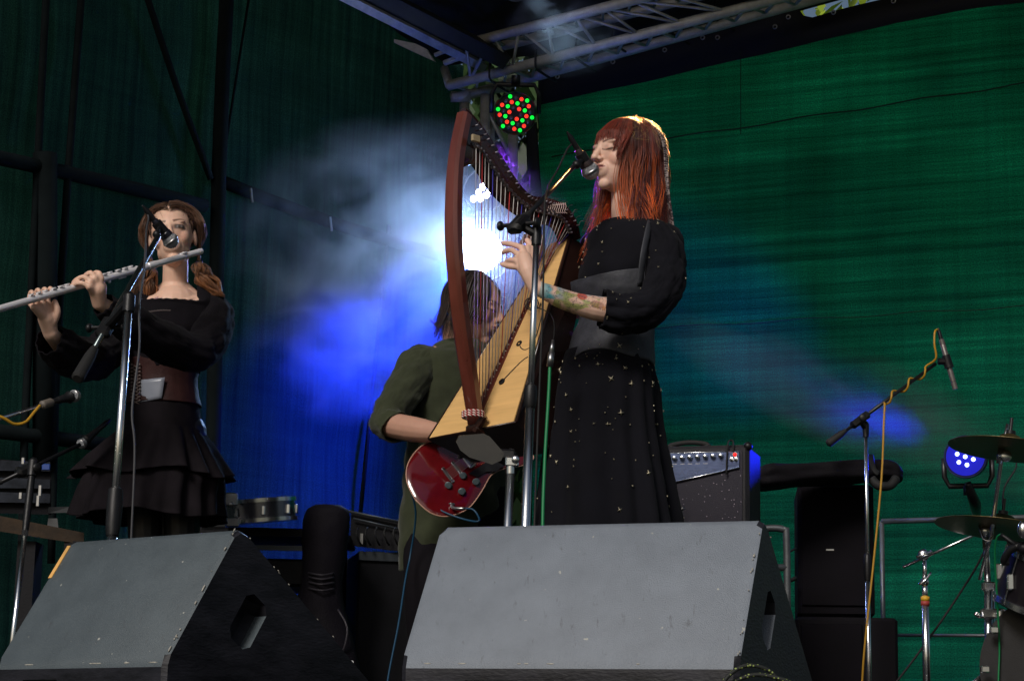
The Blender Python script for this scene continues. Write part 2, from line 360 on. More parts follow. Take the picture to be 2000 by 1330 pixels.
# tower
tw = [(908, 180, 10.15), (948, 186, 10.05), (958, 200, 10.4), (1003, 236, 10.15)]
tt = thing('truss_tower', P(950, 1380, 10.2), 'vertical aluminium truss tower in the back corner behind the harp', 'truss')
ch = []
for x, y, d in tw:
    m_ = MB(); a = P(x, y, d); b = V((a.x, a.y, 0)); ch.append([a, b]); m_.tube([a, b], .025, 12); part('chord', m_, alu, tt, True)
m_ = MB()
for (a, b) in ((0, 1), (2, 3), (1, 3), (0, 2)):
    for i in range(9):
        f = lambda c, q: c[0] + (c[1] - c[0]) * q
        m_.tube([f(ch[a], i / 9 + .02), f(ch[b], i / 9 + .07)], .008, 6); m_.tube([f(ch[b], i / 9 + .07), f(ch[a], i / 9 + .115)], .008, 6)
part('lacing', m_, alu, tt, True)
# trees seen through the gaps
ru_ = random.uniform
def tree(base, h, rad, label, n=9000, cy=.60, lc_=(.07, .14, .02)):
    t = thing('broadleaf_tree', base, label, 'tree', 'trees outside behind the stage'); m_ = MB()
    m_.tube([base, base + V((.1, 0, h * .35)), base + V((0, .1, h * .8))], [.22, .15, .05], 10, 4)
    for k in range(9):
        a = k * 2.4; s = base + V((0, 0, h * (.3 + .05 * k))); m_.tube([s, s + V((math.cos(a) * rad * .4, math.sin(a) * rad * .4, h * .12)), s + V((math.cos(a) * rad * .8, math.sin(a) * rad * .8, h * .2))], [.08, .05, .02], 6, 3)
    part('trunk', m_, mat('bark', (.06, .045, .03), .9, var=.4, bump=.5, bscale=20), t, True)
    m_ = MB(); cl = [V((random.gauss(0, .45), random.gauss(0, .45), random.gauss(0, .45))) for _ in range(46)]
    for _ in range(n):
        q = random.choice(cl) + V((random.gauss(0, .13), random.gauss(0, .13), random.gauss(0, .13)))
        q = V((max(-1, min(1, q.x)), max(-1, min(1, q.y)), max(-1.1, min(1.1, q.z))))
        c = base + V((q.x * rad, q.y * rad, h * cy + q.z * h * .34)); a = V((random.gauss(0, 1), random.gauss(0, 1), random.gauss(0, 1))).normalized(); u, v_ = frame(a); s = random.uniform(.05, .11)
        g_ = random.uniform(.6, 1.3); m_.cc = tuple(q_ * g_ for q_ in lc_)
        m_.poly([c - u * s, c + v_ * s * .5, c + u * s, c - v_ * s * .5])
    part('crown', m_, mat('leaves', (.05, .1, .02), .55, attr='Col'), t, False)
tree(V((.4, 16.5, -1.7)), 7, 2.2, 'leafy tree outside behind the truss tower, glimpsed through the corner gap')
hb_ = thing('hedge', V((.3, 12.6, -1.7)), 'dense dark hedge outside behind the corner gap', 'hedge'); m_ = MB()
for _ in range(9000):
    c = V((ru_(-1.3, 1.3), 12.2 + ru_(-.5, .5), ru_(-1.6, 4.4))); a_ = V((random.gauss(0, 1), random.gauss(0, 1) - 1, random.gauss(0, 1))).normalized(); u, v_ = frame(a_); s = ru_(.06, .13); g_ = ru_(.4, 1.2); m_.cc = (.035 * g_, .075 * g_, .02 * g_)
    m_.poly([c - u * s, c + v_ * s * .6, c + u * s, c - v_ * s * .6])
part('foliage', m_, mat('leaves', (.05, .1, .02)), hb_, False)
tree(V((2.9, 14.6, -1.7)), 9.2, 2.2, 'sunlit leafy tree outside, glimpsed over the hem at the top right', lc_=(.30, .42, .03))
# ------------------------------------------------------------------ stage lamps
def par(center, aim, r, depth, label, beads, bead_r=.011, body=blackm, yoke=True, hang=1, nm='stage_light', ring=0):
    ax = (V(aim) - V(center)).normalized(); a, b = frame(ax)   # a = up-ish, b = sideways
    t = thing(nm, center, label, 'stage light', 'round stage lamps'); m_ = MB(); c = V(center)
    m_.lathe(c, -ax, [(-.012, r * .93), (-.02, r), (.0, r * 1.03), (.05, r * 1.0), (.09, r * .97), (depth * .7, r * .82), (depth, r * .6), (depth + .005, r * .1)], 36)
    part('housing', m_, body, t)
    m_ = MB(); m_.lathe(c + ax * .0, ax, [(0, r * .9), (.014, r * .9)], 32); part('front_plate', m_, mat('lamp_face', (.01, .01, .012), .35), t)
    protos = {}
    for (u, v_, mm) in beads:
        q = c + ax * .016 + a * v_ + b * u
        key = mm.name
        if key not in protos:
            m_ = MB(); m_.sph(c, (bead_r, bead_r, bead_r * .6), (a, b, ax), 14, 8); o = part('led_bead', m_, mm, t, True); protos[key] = o
            o.location = q - c
        else: o = protos[key].copy(); COL.objects.link(o); o.parent = t; o.location = q - c
    if yoke:
        m_ = MB(); s = b * (r * 1.12); m_.tube([c - ax * depth * .35 + s, c - ax * depth * .35 + s + a * hang * r * .9, c - ax * depth * .35 + s * .8 + a * hang * r * 1.35, c - ax * depth * .35 - s * .8 + a * hang * r * 1.35, c - ax * depth * .35 - s + a * hang * r * .9, c - ax * depth * .35 - s], .011, 8, flat=.5)
        m_.tube([c - ax * depth * .35 + a * hang * r * 1.35, c - ax * depth * .35 + a * hang * r * 1.8], .022, 10)
        part('yoke', m_, body, t, True)
    return t
def ringbeads(counts, r):
    out = []
    for k, n in enumerate(counts):
        for i in range(n): out.append((r[k] * math.cos(2 * math.pi * i / n + k * .35), r[k] * math.sin(2 * math.pi * i / n + k * .35)))
    return out
led_r = mat('led_red', (.2, .01, .01), .3, emit=(1, .035, .015), estr=1.6); led_g = mat('led_green', (.01, .2, .02), .3, emit=(.0, 1, .05), estr=1.4)
led_off = mat('led_off', (.06, .06, .07), .2, spec=.8); led_w = mat('led_white_blue', (.5, .5, 1), .3, emit=(.55, .62, 1), estr=40)
led_b = mat('led_blue', (.2, .2, 1), .3, emit=(.35, .42, 1), estr=8)
# red and green one: pattern of 36 beads laid out in a hexagonal field
pc = P(1006, 222, 9.6); beads = []
sp = .0275; k = 0
hexp = []
for i in range(-3, 4):
    for j in range(-3, 4):
        if abs(i + j) <= 3 and (i or j): hexp.append((i, j, sp * (i + j * .5), sp * j * .866))
rot = .22
for (i, j, u, v_) in hexp:
    mm = (led_g, led_r, led_off)[(i - j) % 3]
    beads.append((u * math.cos(rot) - v_ * math.sin(rot), u * math.sin(rot) + v_ * math.cos(rot), mm))
par(pc, P(1120, 560, 0), .100, .2, 'round stage lamp showing red and green beads at the top of the truss tower', beads, .0095)
pa, pb = P(946, 372, 9.75), P(938, 490, 9.6)
bw = [((x_ - 950) / 425, -(y_ - 374) / 425, led_w) for x_, y_ in ((937, 357), (948, 360), (938, 373), (954, 368), (946, 384), (961, 379), (958, 391), (971, 392))]
par(pa, P(930, 900, 0), .10, .2, 'lit blue-white stage lamp seen through the upper harp strings', bw, .016, hang=-1)
bigw = mat('lamp_lens_white', (.8, .8, 1), .3, emit=(.72, .88, 1), estr=60)
pl = par(pb, (pb.x * .2, 0, .6), .15, .22, 'blazing white stage lamp beside the harp column', [], hang=-1)
m_ = MB(); axx = (V((pb.x * .2, 0, .6)) - pb).normalized(); m_.lathe(pb + axx * .016, axx, [(0, .100), (.012, .097), (.03, .07), (.036, .02)], 36); part('lens', m_, bigw, pl, True)
pd = P(1886, 892, 8.55)
bb = [(u, v_, led_b) for u, v_ in ringbeads([1, 6], [0, .034])]
plb = par(pd, P(1640, 800, 5.5), .086, .22, 'blue lit stage lamp on a yoke behind the cymbals', bb, .0085, hang=-1)
for c_ in plb.children:
    if c_.name.startswith('front_plate'): c_.data.materials[0] = mat('blue_lit_lens', (.01, .01, .2), .3, emit=(.0, .01, 1), estr=.45)
# off-frame warm lamp that rims the singer's hair and the cool one hanging at the top edge
pw = P(1500, -130, 8.4); hd = P(1235, 240, 6.2)
ow = par(pw, hd, .09, .2, 'warm white stage lamp hung above the singer from the roof', [(u, v_, mat('led_warm', (1, .8, .5), emit=(1, .7, .35), estr=6)) for u, v_ in ringbeads([1, 6], [0, .04])])
pt = P(1020, -28, 9.3)
par(pt, P(1120, 120, 9.2), .09, .18, 'cool white stage lamp hanging from the roof at the top edge', [(u, v_, led_w) for u, v_ in ringbeads([1, 6], [0, .035])])
lamp('stage_lamp_glow', 'POINT', pb + axx * .13 + V((0, -.1, -.05)), pb, 15, (.03, .12, 1), shadow_soft_size=.06)
lamp('stage_lamp_glow', 'SPOT', pb + axx * .06, left_t(640, 830), 3800, (.003, .035, 1), spot_size=1.2, spot_blend=1, shadow_soft_size=.1)
lamp('stage_lamp_glow', 'SPOT', pb + axx * .06, pb + V((-2, -2.4, -.1)), 230, (.40, .66, 1), spot_size=2.2, spot_blend=1, shadow_soft_size=.12)
lamp('stage_lamp_glow', 'SPOT', pa + V((.06, -.45, 0)), P(1180, 430, 6.27), 900, (.30, .03, 1), spot_size=.42, spot_blend=1, shadow_soft_size=.07)
lamp('stage_lamp_glow', 'SPOT', pw + (hd - pw).normalized() * .05, P(1290, 238, 6.34), 9000, (1, .56, .18), spot_size=.10, spot_blend=.6, shadow_soft_size=.05)
lamp('stage_lamp_glow', 'SPOT', pt + V((.01, -.03, -.03)), P(1130, 110, 9.3), 22, (.55, .8, 1), spot_size=1.0, spot_blend=1, shadow_soft_size=.04)
da = (P(1560, 720, 9.6) - pd).normalized()
lamp('stage_lamp_glow', 'SPOT', pd + V((-.14, -.05, .03)), P(1500, 705, 9.62), 250, (.004, .015, 1), spot_size=.56, spot_blend=1, shadow_soft_size=.06)
lamp('stage_lamp_glow', 'SPOT', pd + V((-.14, -.10, .0)), P(1480, 930, 7.8), 90, (.01, .02, 1), spot_size=.6, spot_blend=1, shadow_soft_size=.05)
hf = P(345, 450, 7.0)
lamp('stage_lamp_glow', 'SPOT', pb + V((-.16, -.12, .02)), hf, 120, (.45, .12, 1), spot_size=.16, spot_blend=1, shadow_soft_size=.06)
# ------------------------------------------------------------------ smoke
def smoke(name, c, rad, dens, label, nsc, axes=None, soft=1.0, lo=.42, hi=.75, pw=1.0):
    m = bpy.data.materials.new(name + '_vol'); m.use_nodes = True; N = m.node_tree.nodes; L = m.node_tree.links; N.clear()
    out = N.new('ShaderNodeOutputMaterial'); pv = N.new('ShaderNodeVolumePrincipled'); L.new(pv.outputs[0], out.inputs['Volume'])
    pv.inputs['Color'].default_value = (.85, .9, 1, 1); pv.inputs['Anisotropy'].default_value = .2
    tc = N.new('ShaderNodeTexCoord'); ln = N.new('ShaderNodeVectorMath'); ln.operation = 'LENGTH'; L.new(tc.outputs['Object'], ln.inputs[0])
    r = N.new('ShaderNodeMapRange'); L.new(ln.outputs['Value'], r.inputs[0]); r.inputs[1].default_value = 1; r.inputs[2].default_value = 0; r.inputs[3].default_value = 0; r.inputs[4].default_value = 1; r.clamp = True
    p = N.new('ShaderNodeMath'); p.operation = 'POWER'; L.new(r.outputs[0], p.inputs[0]); p.inputs[1].default_value = soft
    n = N.new('ShaderNodeTexNoise'); n.inputs['Scale'].default_value = nsc; n.inputs['Detail'].default_value = 4; n.inputs['Distortion'].default_value = .9; L.new(tc.outputs['Object'], n.inputs[0])
    r2 = N.new('ShaderNodeMapRange'); L.new(n.outputs[0], r2.inputs[0]); r2.inputs[1].default_value = lo; r2.inputs[2].default_value = hi
    q = N.new('ShaderNodeMath'); q.operation = 'MULTIPLY'; L.new(p.outputs[0], q.inputs[0]); L.new(r2.outputs[0], q.inputs[1])
    q2 = N.new('ShaderNodeMath'); q2.operation = 'MULTIPLY'; L.new(q.outputs[0], q2.inputs[0]); q2.inputs[1].default_value = dens; L.new(q2.outputs[0], pv.inputs['Density'])
    mb = MB(); mb.sph((0, 0, 0), 1, seg=24, rg=16); me = mesh(name, mb, m, (0, 0, 0), True); o = bpy.data.objects.new(name, me); COL.objects.link(o)
    ax = axes or (V((1, 0, 0)), V((0, 1, 0)), V((0, 0, 1)))
    MM = Matrix([ax[i] * rad[i] for i in range(3)]).transposed().to_4x4(); MM.translation = c; o.matrix_world = MM
    settag(o, label, 'smoke', kind='stuff'); return o
ld = (left_t(640, 600, .5) - pb); ld.normalize(); la, lb = frame(ld)
smoke('smoke', P(760, 530, 9.3), (.95, .5, .75), 4.6, 'drifting stage smoke lit blue and white left of the harp', 2.6, (V((.9, -.35, -.12)).normalized(), V((.35, .9, 0)).normalized(), V((.1, 0, 1)).normalized()), .9)
smoke('smoke', P(936, 492, 9.44), (.50, .3, .50), 5.5, 'ball of smoke added around the blazing white lamp for its bloom', .6, None, 2.4, .1, .5)  # added smoke ball that gives the lamp its bloom
smoke('smoke', P(1690, 790, 8.95), (1.0, .3, .24), 1.8, 'faint smoke added left of the blue lamp to show its beam', 1.0, (V((.88, -.25, -.40)).normalized(), V((.27, .96, 0)).normalized(), V((.40, -.1, .91)).normalized()), .8)  # smoke put in so the blue halo and beam show
smoke('smoke', P(1110, 62, 9.3), (.30, .2, .22), 2.5, 'small wisp of pale smoke under the roof truss', 2.2, None, .9)
# ------------------------------------------------------------------ floor monitors
def wedge_mat(nm='worn_grey_paint', c=(.19, .215, .25)):
    m = mat(nm, c, .5, var=.12, vscale=9, bump=.5, bscale=420, spec=.5)
    N = m.node_tree.nodes; L = m.node_tree.links; b = N['Principled BSDF']; src = b.inputs['Base Color'].links[0].from_socket
    tc = N.new('ShaderNodeTexCoord'); mp = N.new('ShaderNodeMapping'); mp.inputs['Scale'].default_value = (9, 3, 3); L.new(tc.outputs['Object'], mp.inputs[0])
    n = N.new('ShaderNodeTexNoise'); n.inputs['Scale'].default_value = 6; n.inputs['Detail'].default_value = 8; n.inputs['Roughness'].default_value = .75; L.new(mp.outputs[0], n.inputs[0])
    r = N.new('ShaderNodeMapRange'); L.new(n.outputs[0], r.inputs[0]); r.inputs[1].default_value = .60; r.inputs[2].default_value = .76
    mx = N.new('ShaderNodeMix'); mx.data_type = 'RGBA'; L.new(r.outputs[0], mx.inputs[0]); L.new(src, mx.inputs[6]); mx.inputs[7].default_value = (.05, .05, .055, 1)
    ve = N.new('ShaderNodeTexNoise'); ve.inputs['Scale'].default_value = 55; ve.inputs['Detail'].default_value = 2; L.new(tc.outputs['Object'], ve.inputs[0])
    r2 = N.new('ShaderNodeMapRange'); L.new(ve.outputs[0], r2.inputs[0]); r2.inputs[1].default_value = .74; r2.inputs[2].default_value = .78
    mx2 = N.new('ShaderNodeMix'); mx2.data_type = 'RGBA'; L.new(r2.outputs[0], mx2.inputs[0]); L.new(mx.outputs[2], mx2.inputs[6]); mx2.inputs[7].default_value = (.4, .4, .36, 1)
    L.new(mx2.outputs[2], b.inputs['Base Color']); return m
wm = wedge_mat(); wm2 = wedge_mat('worn_teal_grey_paint', (.080, .10, .112))
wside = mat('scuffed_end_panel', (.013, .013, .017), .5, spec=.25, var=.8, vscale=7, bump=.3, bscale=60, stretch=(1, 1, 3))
worn = mat('bare_worn_edge', (.38, .36, .31), .8, var=.5, vscale=60)
def wedge(TR, W, beta, label, wm, h=.41, lip=.10, run=.20, flat=.03, back=.56, scale=1):
    w_ = V((math.cos(beta), -math.sin(beta), 0)); n = V((math.sin(beta), math.cos(beta), 0)); Z = V((0, 0, 1))
    o = TR - n * run; o.z = 0; o = o - w_ * W                   # bottom left front corner
    pr = [(0, 0), (0, lip), (run, h), (run + flat, h), (run + flat + back, 0)]
    t = thing('floor_monitor', o + w_ * W / 2, label, 'stage monitor', 'wedge monitors along the stage front'); c = .012
    def ring(k, inset):
        cx = sum(p[0] for p in pr) / 5; cz = sum(p[1] for p in pr) / 5; R = []
        for i, (a, z) in enumerate(pr):
            pa_, pn = pr[i - 1], pr[(i + 1) % 5]
            for (qa, qz) in (pa_, pn):
                d = math.hypot(qa - a, qz - z); f = (c * 1.2 if not inset else c * 1.2 + 0) / d
                x, y = a + (qa - a) * f, z + (qz - z) * f
                if inset: x += (cx - x) * .035; y += (cz - y) * .035
                R.append(o + w_ * k + n * x + Z * (y + .004))
        return R
    m_ = MB(); m_.rings([ring(0, 1), ring(c, 0), ring(W - c, 0), ring(W, 1)])
    # end panels and lower front take the darker colour: material by face later
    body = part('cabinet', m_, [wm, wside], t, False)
    # handle slots
    def on_side(a, z, out=0): return o + w_ * (W + out) + n * a + Z * z
    cu = MB(); ctr = on_side(run + .05, h * .50); sl = (n * .20 + Z * .31).normalized(); sp_ = w_.cross(sl)
    cu.box(ctr, .11, .080, .125, X=w_, Y=sp_, Z=sl, bev=.018)
    cu.box(o + w_ * (W * .28) + Z * (lip * .42), .15, .11, .045, X=w_, Y=n, bev=.015)
    cut(body, cu, tuple(rootloc(t)))
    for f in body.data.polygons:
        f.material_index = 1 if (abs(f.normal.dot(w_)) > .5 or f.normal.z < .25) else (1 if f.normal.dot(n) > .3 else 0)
    body.data.shade_smooth(); body.data.set_sharp_from_angle(angle=math.radians(30))
    m_ = MB(); q = on_side(run + .05, h * .50, -.008) + sp_ * .041; m_.box(q, .014, .006, .12, X=w_, Y=sp_, Z=sl, bev=.002); part('handle', m_, steel, t)
    m_ = MB(); m_.box(o + w_ * (W * .28) + Z * (lip * .42) + n * .052, .15, .004, .045, X=w_, Y=n); part('handle_cup', m_, mat('pale_handle', (.20, .19, .12), .6), t)
    # worn bare wood along the edges
    m_ = MB(); e0, e1 = on_side(0, lip + .004), on_side(run, h + .004)
    for i in range(13):
        q = random.random(); p = e0 + (e1 - e0) * q - w_ * .006 + w_ * random.uniform(-.002, .004)
        m_.sph(p, (random.uniform(.002, .02) * random.random(), .0016, .0022), (sl, w_, sp_), 8, 5)
    for i in range(6):
        q = random.random(); m_.sph(o + w_ * W * q + Z * (lip + .0) + n * .003, (random.uniform(.002, .02), .0012, .0014), (w_, n, Z), 8, 5)
    for i in range(9):
        q = random.random() ** 1.5; p = on_side(run + flat + back * q, h * (1 - q) + .002) - w_ * random.uniform(0, .01); m_.sph(p, (.005 * random.random(), .0018, .0016), ((n * back - Z * h).normalized(), w_, Z), 8, 5)
    part('worn_edges', m_, worn, t, True)
    # perforated speaker grille on the performers' side
    m_ = MB(); sb = (n * back - Z * h).normalized(); nb = (n * h + Z * back).normalized()
    m_.box(o + w_ * W / 2 + n * (run + flat + back * .5) + Z * (h * .5) + nb * .004, W * .86, back * 1.0, .010, X=w_, Y=sb, Z=nb, bev=.003)
    part('speaker_grille', m_, mat('speaker_grille', (.01, .01, .01), .6, bump=1, bscale=500), t)
    for k in (0, W): m_ = MB(); 
    for k, a in ((.06, .05), (W - .06, .05), (.06, .6), (W - .06, .6)):
        m_ = MB(); m_.lathe(o + w_ * k + n * a + Z * .0005, Z, [(0, .018), (.01, .016)], 12); part('foot', m_, rubber, t)
    return t, o, w_, n
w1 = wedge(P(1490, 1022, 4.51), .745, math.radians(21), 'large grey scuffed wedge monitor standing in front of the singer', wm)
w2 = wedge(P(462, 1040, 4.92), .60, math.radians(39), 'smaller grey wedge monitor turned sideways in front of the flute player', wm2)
# orange patch of sunlight painted on the left wedge as a thin strip
t, o, w_, n = w2; sl = (n * .20 + V((0, 0, .31))).normalized(); nn = w_.cross(sl)
m_ = MB(); q = o + w_ * .013 + n * .186 + V((0, 0, .4)) - sl * .045
m_.box(q - nn * .003, .012, .002, .10, X=w_, Y=nn, Z=sl); part('sun_patch', m_, mat('orange_sun_patch', (.75, .42, .12), .5, var=.3), t)
# ------------------------------------------------------------------ microphone stands and microphones
def cable(name, pts, r, m, label, sub=8, group=None):
    m_ = MB(); m_.tube(pts, r, 8, sub); return solo(name, m_, m, label, 'cable', group, smooth=True)
def foot3(t, base, r=.3, m=blackm):
    for k in range(3):
        a = .5 + k * 2.094; m_ = MB(); m_.tube([base + V((0, 0, .05)), base + V((math.cos(a) * r * .5, math.sin(a) * r * .5, .032)), base + V((math.cos(a) * r, math.sin(a) * r, .012))], .009, 8, 3); part('leg', m_, m, t, True)
def stand(label, top, bot, base_d, r_lo, r_up, clutch, boom0, boom1, dm, m=chrome, br=.008, wt=.1, wr=.016, boom_m=blackm, clip=None, knob=True):
    """top,bot pixel+depth of the pole; boom0 = counterweight end, boom1 = mic end"""
    a = P(*top, base_d[0]); b = P(*bot, base_d[1]); dz = (b - a); e = a + dz * ((a.z - .0) / (a.z - b.z)) if a.z > b.z else b
    t = thing('microphone_stand', (e.x, e.y, 0), label, 'microphone stand', 'boom microphone stands'); e = V((e.x, e.y, .03))
    c0, c1 = [a + (e - a) * q for q in clutch]
    m_ = MB(); m_.tube([a, c1], r_up, 16); part('upper_tube', m_, m, t, True)
    m_ = MB(); m_.tube([c1, e], r_lo, 16); part('lower_tube', m_, m, t, True)
    ax = (c1 - c0); ln = ax.length; m_ = MB(); m_.lathe(c0, ax, [(0, r_up * 1.2), (.006, r_lo * 1.35), (ln * .4, r_lo * 1.5), (ln * .8, r_lo * 1.4), (ln, r_lo * 1.15)], 16); part('clutch', m_, black, t)
    foot3(t, e)
    if boom0:
        p0 = P(*boom0); p1 = P(*boom1); d = (p1 - p0).normalized()
        m_ = MB(); m_.tube([p0, p1], br, 12); part('boom', m_, boom_m, t, True)
        m_ = MB(); m_.lathe(p0, d, [(-.005, wr * .7), (0, wr), (wt * .7, wr * .9), (wt, br * 1.3)], 16); part('counterweight', m_, rubber, t)
        # pivot between the pole top and the boom
        q = p0 + d * max(0, (a - p0).dot(d)); u, s = frame(d)
        m_ = MB(); m_.box(q, .045, .03, .085, X=s, Y=u, Z=d, bev=.008); m_.tube([a - (e - a).normalized() * -.0, q], r_up * 1.4, 10); m_.lathe(a, (e - a), [(-.03, r_up * .8), (-.02, r_up * 1.6), (.03, r_up * 1.6), (.032, r_up)], 14)
        if knob: m_.tube([q, q + s * .05], .006, 8); m_.sph(q + s * .055, (.016, .016, .008), (d, u, s)); m_.tube([q, q - s * .05], .006, 8); m_.sph(q - s * .055, (.014, .014, .01), (d, u, s))
        part('pivot_clamp', m_, black, t)
    return t
def handmic(tail, ball, label, br=.026, r=.0135, bodym=black, gr=grille, st=None, band=True):
    a, b = V(tail), V(ball); d = (b - a).normalized(); L_ = (b - a).length
    t = thing('microphone', a, label, 'microphone')
    m_ = MB(); m_.lathe(a, d, [(0, r * .7), (.004, r * .85), (.02, r * .85), (.022, r * .9), (L_ * .55, r * 1.05), (L_ - br * 1.25, r * 1.45), (L_ - br * .95, br * .8), (L_ - br * .7, br * .82)], 20); part('body', m_, bodym, t)
    m_ = MB(); m_.sph(b, (br, br, br * 1.02), (*frame(d), d), 24, 16); part('grille', m_, gr, t, True)
    m_ = MB(); m_.lathe(b - d * .004, d, [(0, br * 1.04), (.0075, br * 1.04), (.0075, br * .9)], 24); part('band', m_, steel, t, True)
    m_ = MB(); m_.lathe(a - d * .06, d, [(0, .003), (.012, .006), (.02, .0085), (.06, .0085)], 12); part('connector', m_, blackm, t)
    return t, d
def clip(t, q, d, p1):
    m_ = MB(); m_.lathe(q - d * .02, d, [(0, .0165), (.05, .0185), (.05, .014)], 16); m_.tube([q, p1], .008, 8); m_.sph(p1, .013); part('mic_clip', m_, black, t)
# singer
s1 = stand('chrome boom stand rising in front of the harp and singer', (1048, 458), (1027, 1022), (5.62, 5.55), .0125, .0085, (.33, .38), (1006, 446, 5.60), (1124, 322, 5.98), None, br=.007, wt=.11, wr=.0165)
ma, mb_ = P(1128, 292, 6.0), P(1153, 334, 6.03)
mt, md = handmic(ma, mb_, 'dark vocal microphone with silver grille at the singer\'s mouth', .0265, .0125, mat('mic_body_brown', (.05, .035, .035), .35, metal=.4))
clip(s1, ma + md * .035, md, P(1126, 322, 5.98))
cable('microphone_cable', [ma - md * .06, P(1118, 278, 6.0), P(1108, 292, 5.95), P(1090, 330, 5.85), P(1068, 372, 5.7), P(1063, 430, 5.62), P(1060, 600, 5.58), P(1052, 800, 5.56), P(1044, 1022, 5.54), P(1040, 1200, 5.5)], .0028, rubber, 'thin dark cable running down the singer\'s chrome boom stand')
# flute player
s2 = stand('leaning chrome boom stand in front of the flute player', (252, 590), (219, 1057), (6.02, 5.90), .0155, .011, (.48, .60), (152, 738, 5.95), (309, 462, 6.42), None, br=.009, wt=.14, wr=.019, boom_m=mat('dark_chrome', (.10, .12, .12), .25, metal=.9))
ma, mb_ = P(301, 430, 6.52), P(333, 470, 6.56)
mt, md = handmic(ma, mb_, 'black vocal microphone in front of the flute player\'s face', .0255, .0135, mat('mic_blueblack', (.012, .012, .02), .3))
clip(s2, ma + md * .03, md, P(306, 458, 6.44))
cable('microphone_cable', [ma - md * .06, P(290, 424, 6.5), P(286, 450, 6.4), P(282, 520, 6.2), P(272, 600, 6.05), P(272, 680, 6.0), P(258, 800, 5.95), P(263, 880, 5.93), P(256, 1060, 5.9), P(250, 1200, 5.9)], .0033, mat('grey_cable', (.04, .04, .045), .6), 'dark grey cable hanging beside the flute player\'s leaning stand')
# right overhead stand
s3 = stand('slim chrome boom stand with a pencil microphone in front of the black speaker stack', (1691, 838), (1697, 1330), (8.0, 7.95), .010, .0075, (.42, .51), (1618, 866, 7.98), (1828, 710, 8.0), None, br=.0065, wt=.085, wr=.0155)
a, b = P(1832, 641, 8.0), P(1866, 760, 8.0); d = (b - a).normalized(); L_ = (b - a).length
t = thing('condenser_microphone', a, 'slim grey pencil microphone on the boom at the right', 'microphone'); m_ = MB()
m_.lathe(a, d, [(0, .004), (.012, .007), (.045, .008)], 14); part('connector', m_, blackm, t)
m_ = MB(); m_.lathe(a + d * .045, d, [(0, .0105), (.02, .0105), (.021, .0095), (.023, .0105), (L_ - .075, .0105), (L_ - .074, .0095), (L_ - .07, .0095), (L_ - .069, .0105), (L_ - .045, .0105)], 18); part('body', m_, mat('nickel_grey', (.17, .15, .14), .4, metal=.5), t)
q = a + d * L_ * .55; m_ = MB(); m_.lathe(q - d * .025, d, [(0, .016), (.05, .018), (.05, .011)], 16); m_.tube([q, P(1832, 706, 8.0)], .013, 10); part('mic_clip', m_, black, s3)
yel = mat('yellow_cable', (.42, .22, .01), .5)
bA, bB = P(1618, 866, 7.98), P(1828, 710, 8.0); wrap = [P(1832, 644, 8.0), P(1826, 648, 7.97), P(1825, 672, 7.96), P(1828, 700, 7.97)]
dd = (bB - bA).normalized(); u_, s_ = frame(dd)
for k in range(15):
    f = .93 - k * .030; an = k * 1.2; wrap.append(bA + (bB - bA) * f + (u_ * math.cos(an) + s_ * math.sin(an)) * .014)
wrap += [P(1728, 790, 7.97), P(1726, 830, 7.96), P(1722, 930, 7.95), P(1708, 1080, 7.93), P(1690, 1250, 7.9), P(1684, 1330, 7.9), P(1680, 1420, 7.9)]
cable('microphone_cable', wrap, .0042, yel, 'yellow cable wound round the right boom stand and hanging to the floor', 5)
# left edge stands
s4 = stand('low chrome stand with a dark boom at the left edge', (64, 912), (32, 1190), (6.55, 6.45), .008, .010, (.0, .30), (-8, 946, 6.5), (156, 868, 6.7), None, br=.0065, wt=.02, wr=.008)
a, b = P(160, 866, 6.72), P(188, 842, 6.75)
mt, md = handmic(b + (b - a) * .1, a, 'small instrument microphone on the low boom beside the skirt', .017, .012)
t = thing('microphone_stand', P(-90, 1380, 5.9), 'thin teal-lit boom with a microphone reaching in from the left edge', 'microphone stand')
m_ = MB(); m_.tube([P(-120, 856, 5.9), P(80, 792, 6.0)], .006, 10); part('boom', m_, chrome, t, True)
m_ = MB(); q = P(-120, 856, 5.9); m_.tube([q, V((q.x, q.y, .03))], .011, 10); part('lower_tube', m_, chrome, t, True); foot3(t, V((q.x, q.y, .03)))
mt, md = handmic(P(112, 782, 6.05), P(146, 773, 6.1), 'small silver microphone at the far left under the flute player\'s sleeve', .018, .013)
m_ = MB(); m_.lathe(P(80, 792, 6.0), P(112, 782, 6.05) - P(80, 792, 6.0), [(0, .008), (.006, .013), (.04, .013), (.045, .01)], 14); part('mic_clip', m_, mat('tan_rubber', (.13, .11, .09), .6), t)
cable('microphone_cable', [P(78, 792, 5.97), P(66, 806, 5.95), P(50, 824, 5.92), P(28, 828, 5.9), P(4, 815, 5.88), P(-40, 800, 5.86)], .0045, yel, 'short loop of yellow cable below the far left microphone')
# ------------------------------------------------------------------ harp
HP = thing('harp', P(930, 870, 6.05), 'reddish wooden lever harp with pale soundboard leaning on the singer', 'harp')
BL, BR = P(842, 858, 6.20), P(1006, 826, 5.98); TL, TRr = P(1078, 480, 6.34), P(1112, 466, 6.28)
nb = (BR - BL).cross(TL - BL).normalized()
if nb.y > 0: nb = -nb                              # toward camera-left
back = -nb
def brd(u, v_, h=0):                                # soundboard parameter: u across, v up
    a = BL + (BR - BL) * u; b = TL + (TRr - TL) * u; return a + (b - a) * v_ + nb * h
m_ = MB(); R = []
for h, e in ((0.0, 0), (.008, 0)):
    R.append([brd(.0, 0, h), brd(1, 0, h), brd(1, 1, h), brd(0, 1, h)])
m_.rings(R)
spruce = mat('pale_spruce', (.72, .44, .17), .38, var=.10, vscale=5, stretch=(1, 1, 14), coat=.25)
part('soundboard', m_, spruce, HP, False)
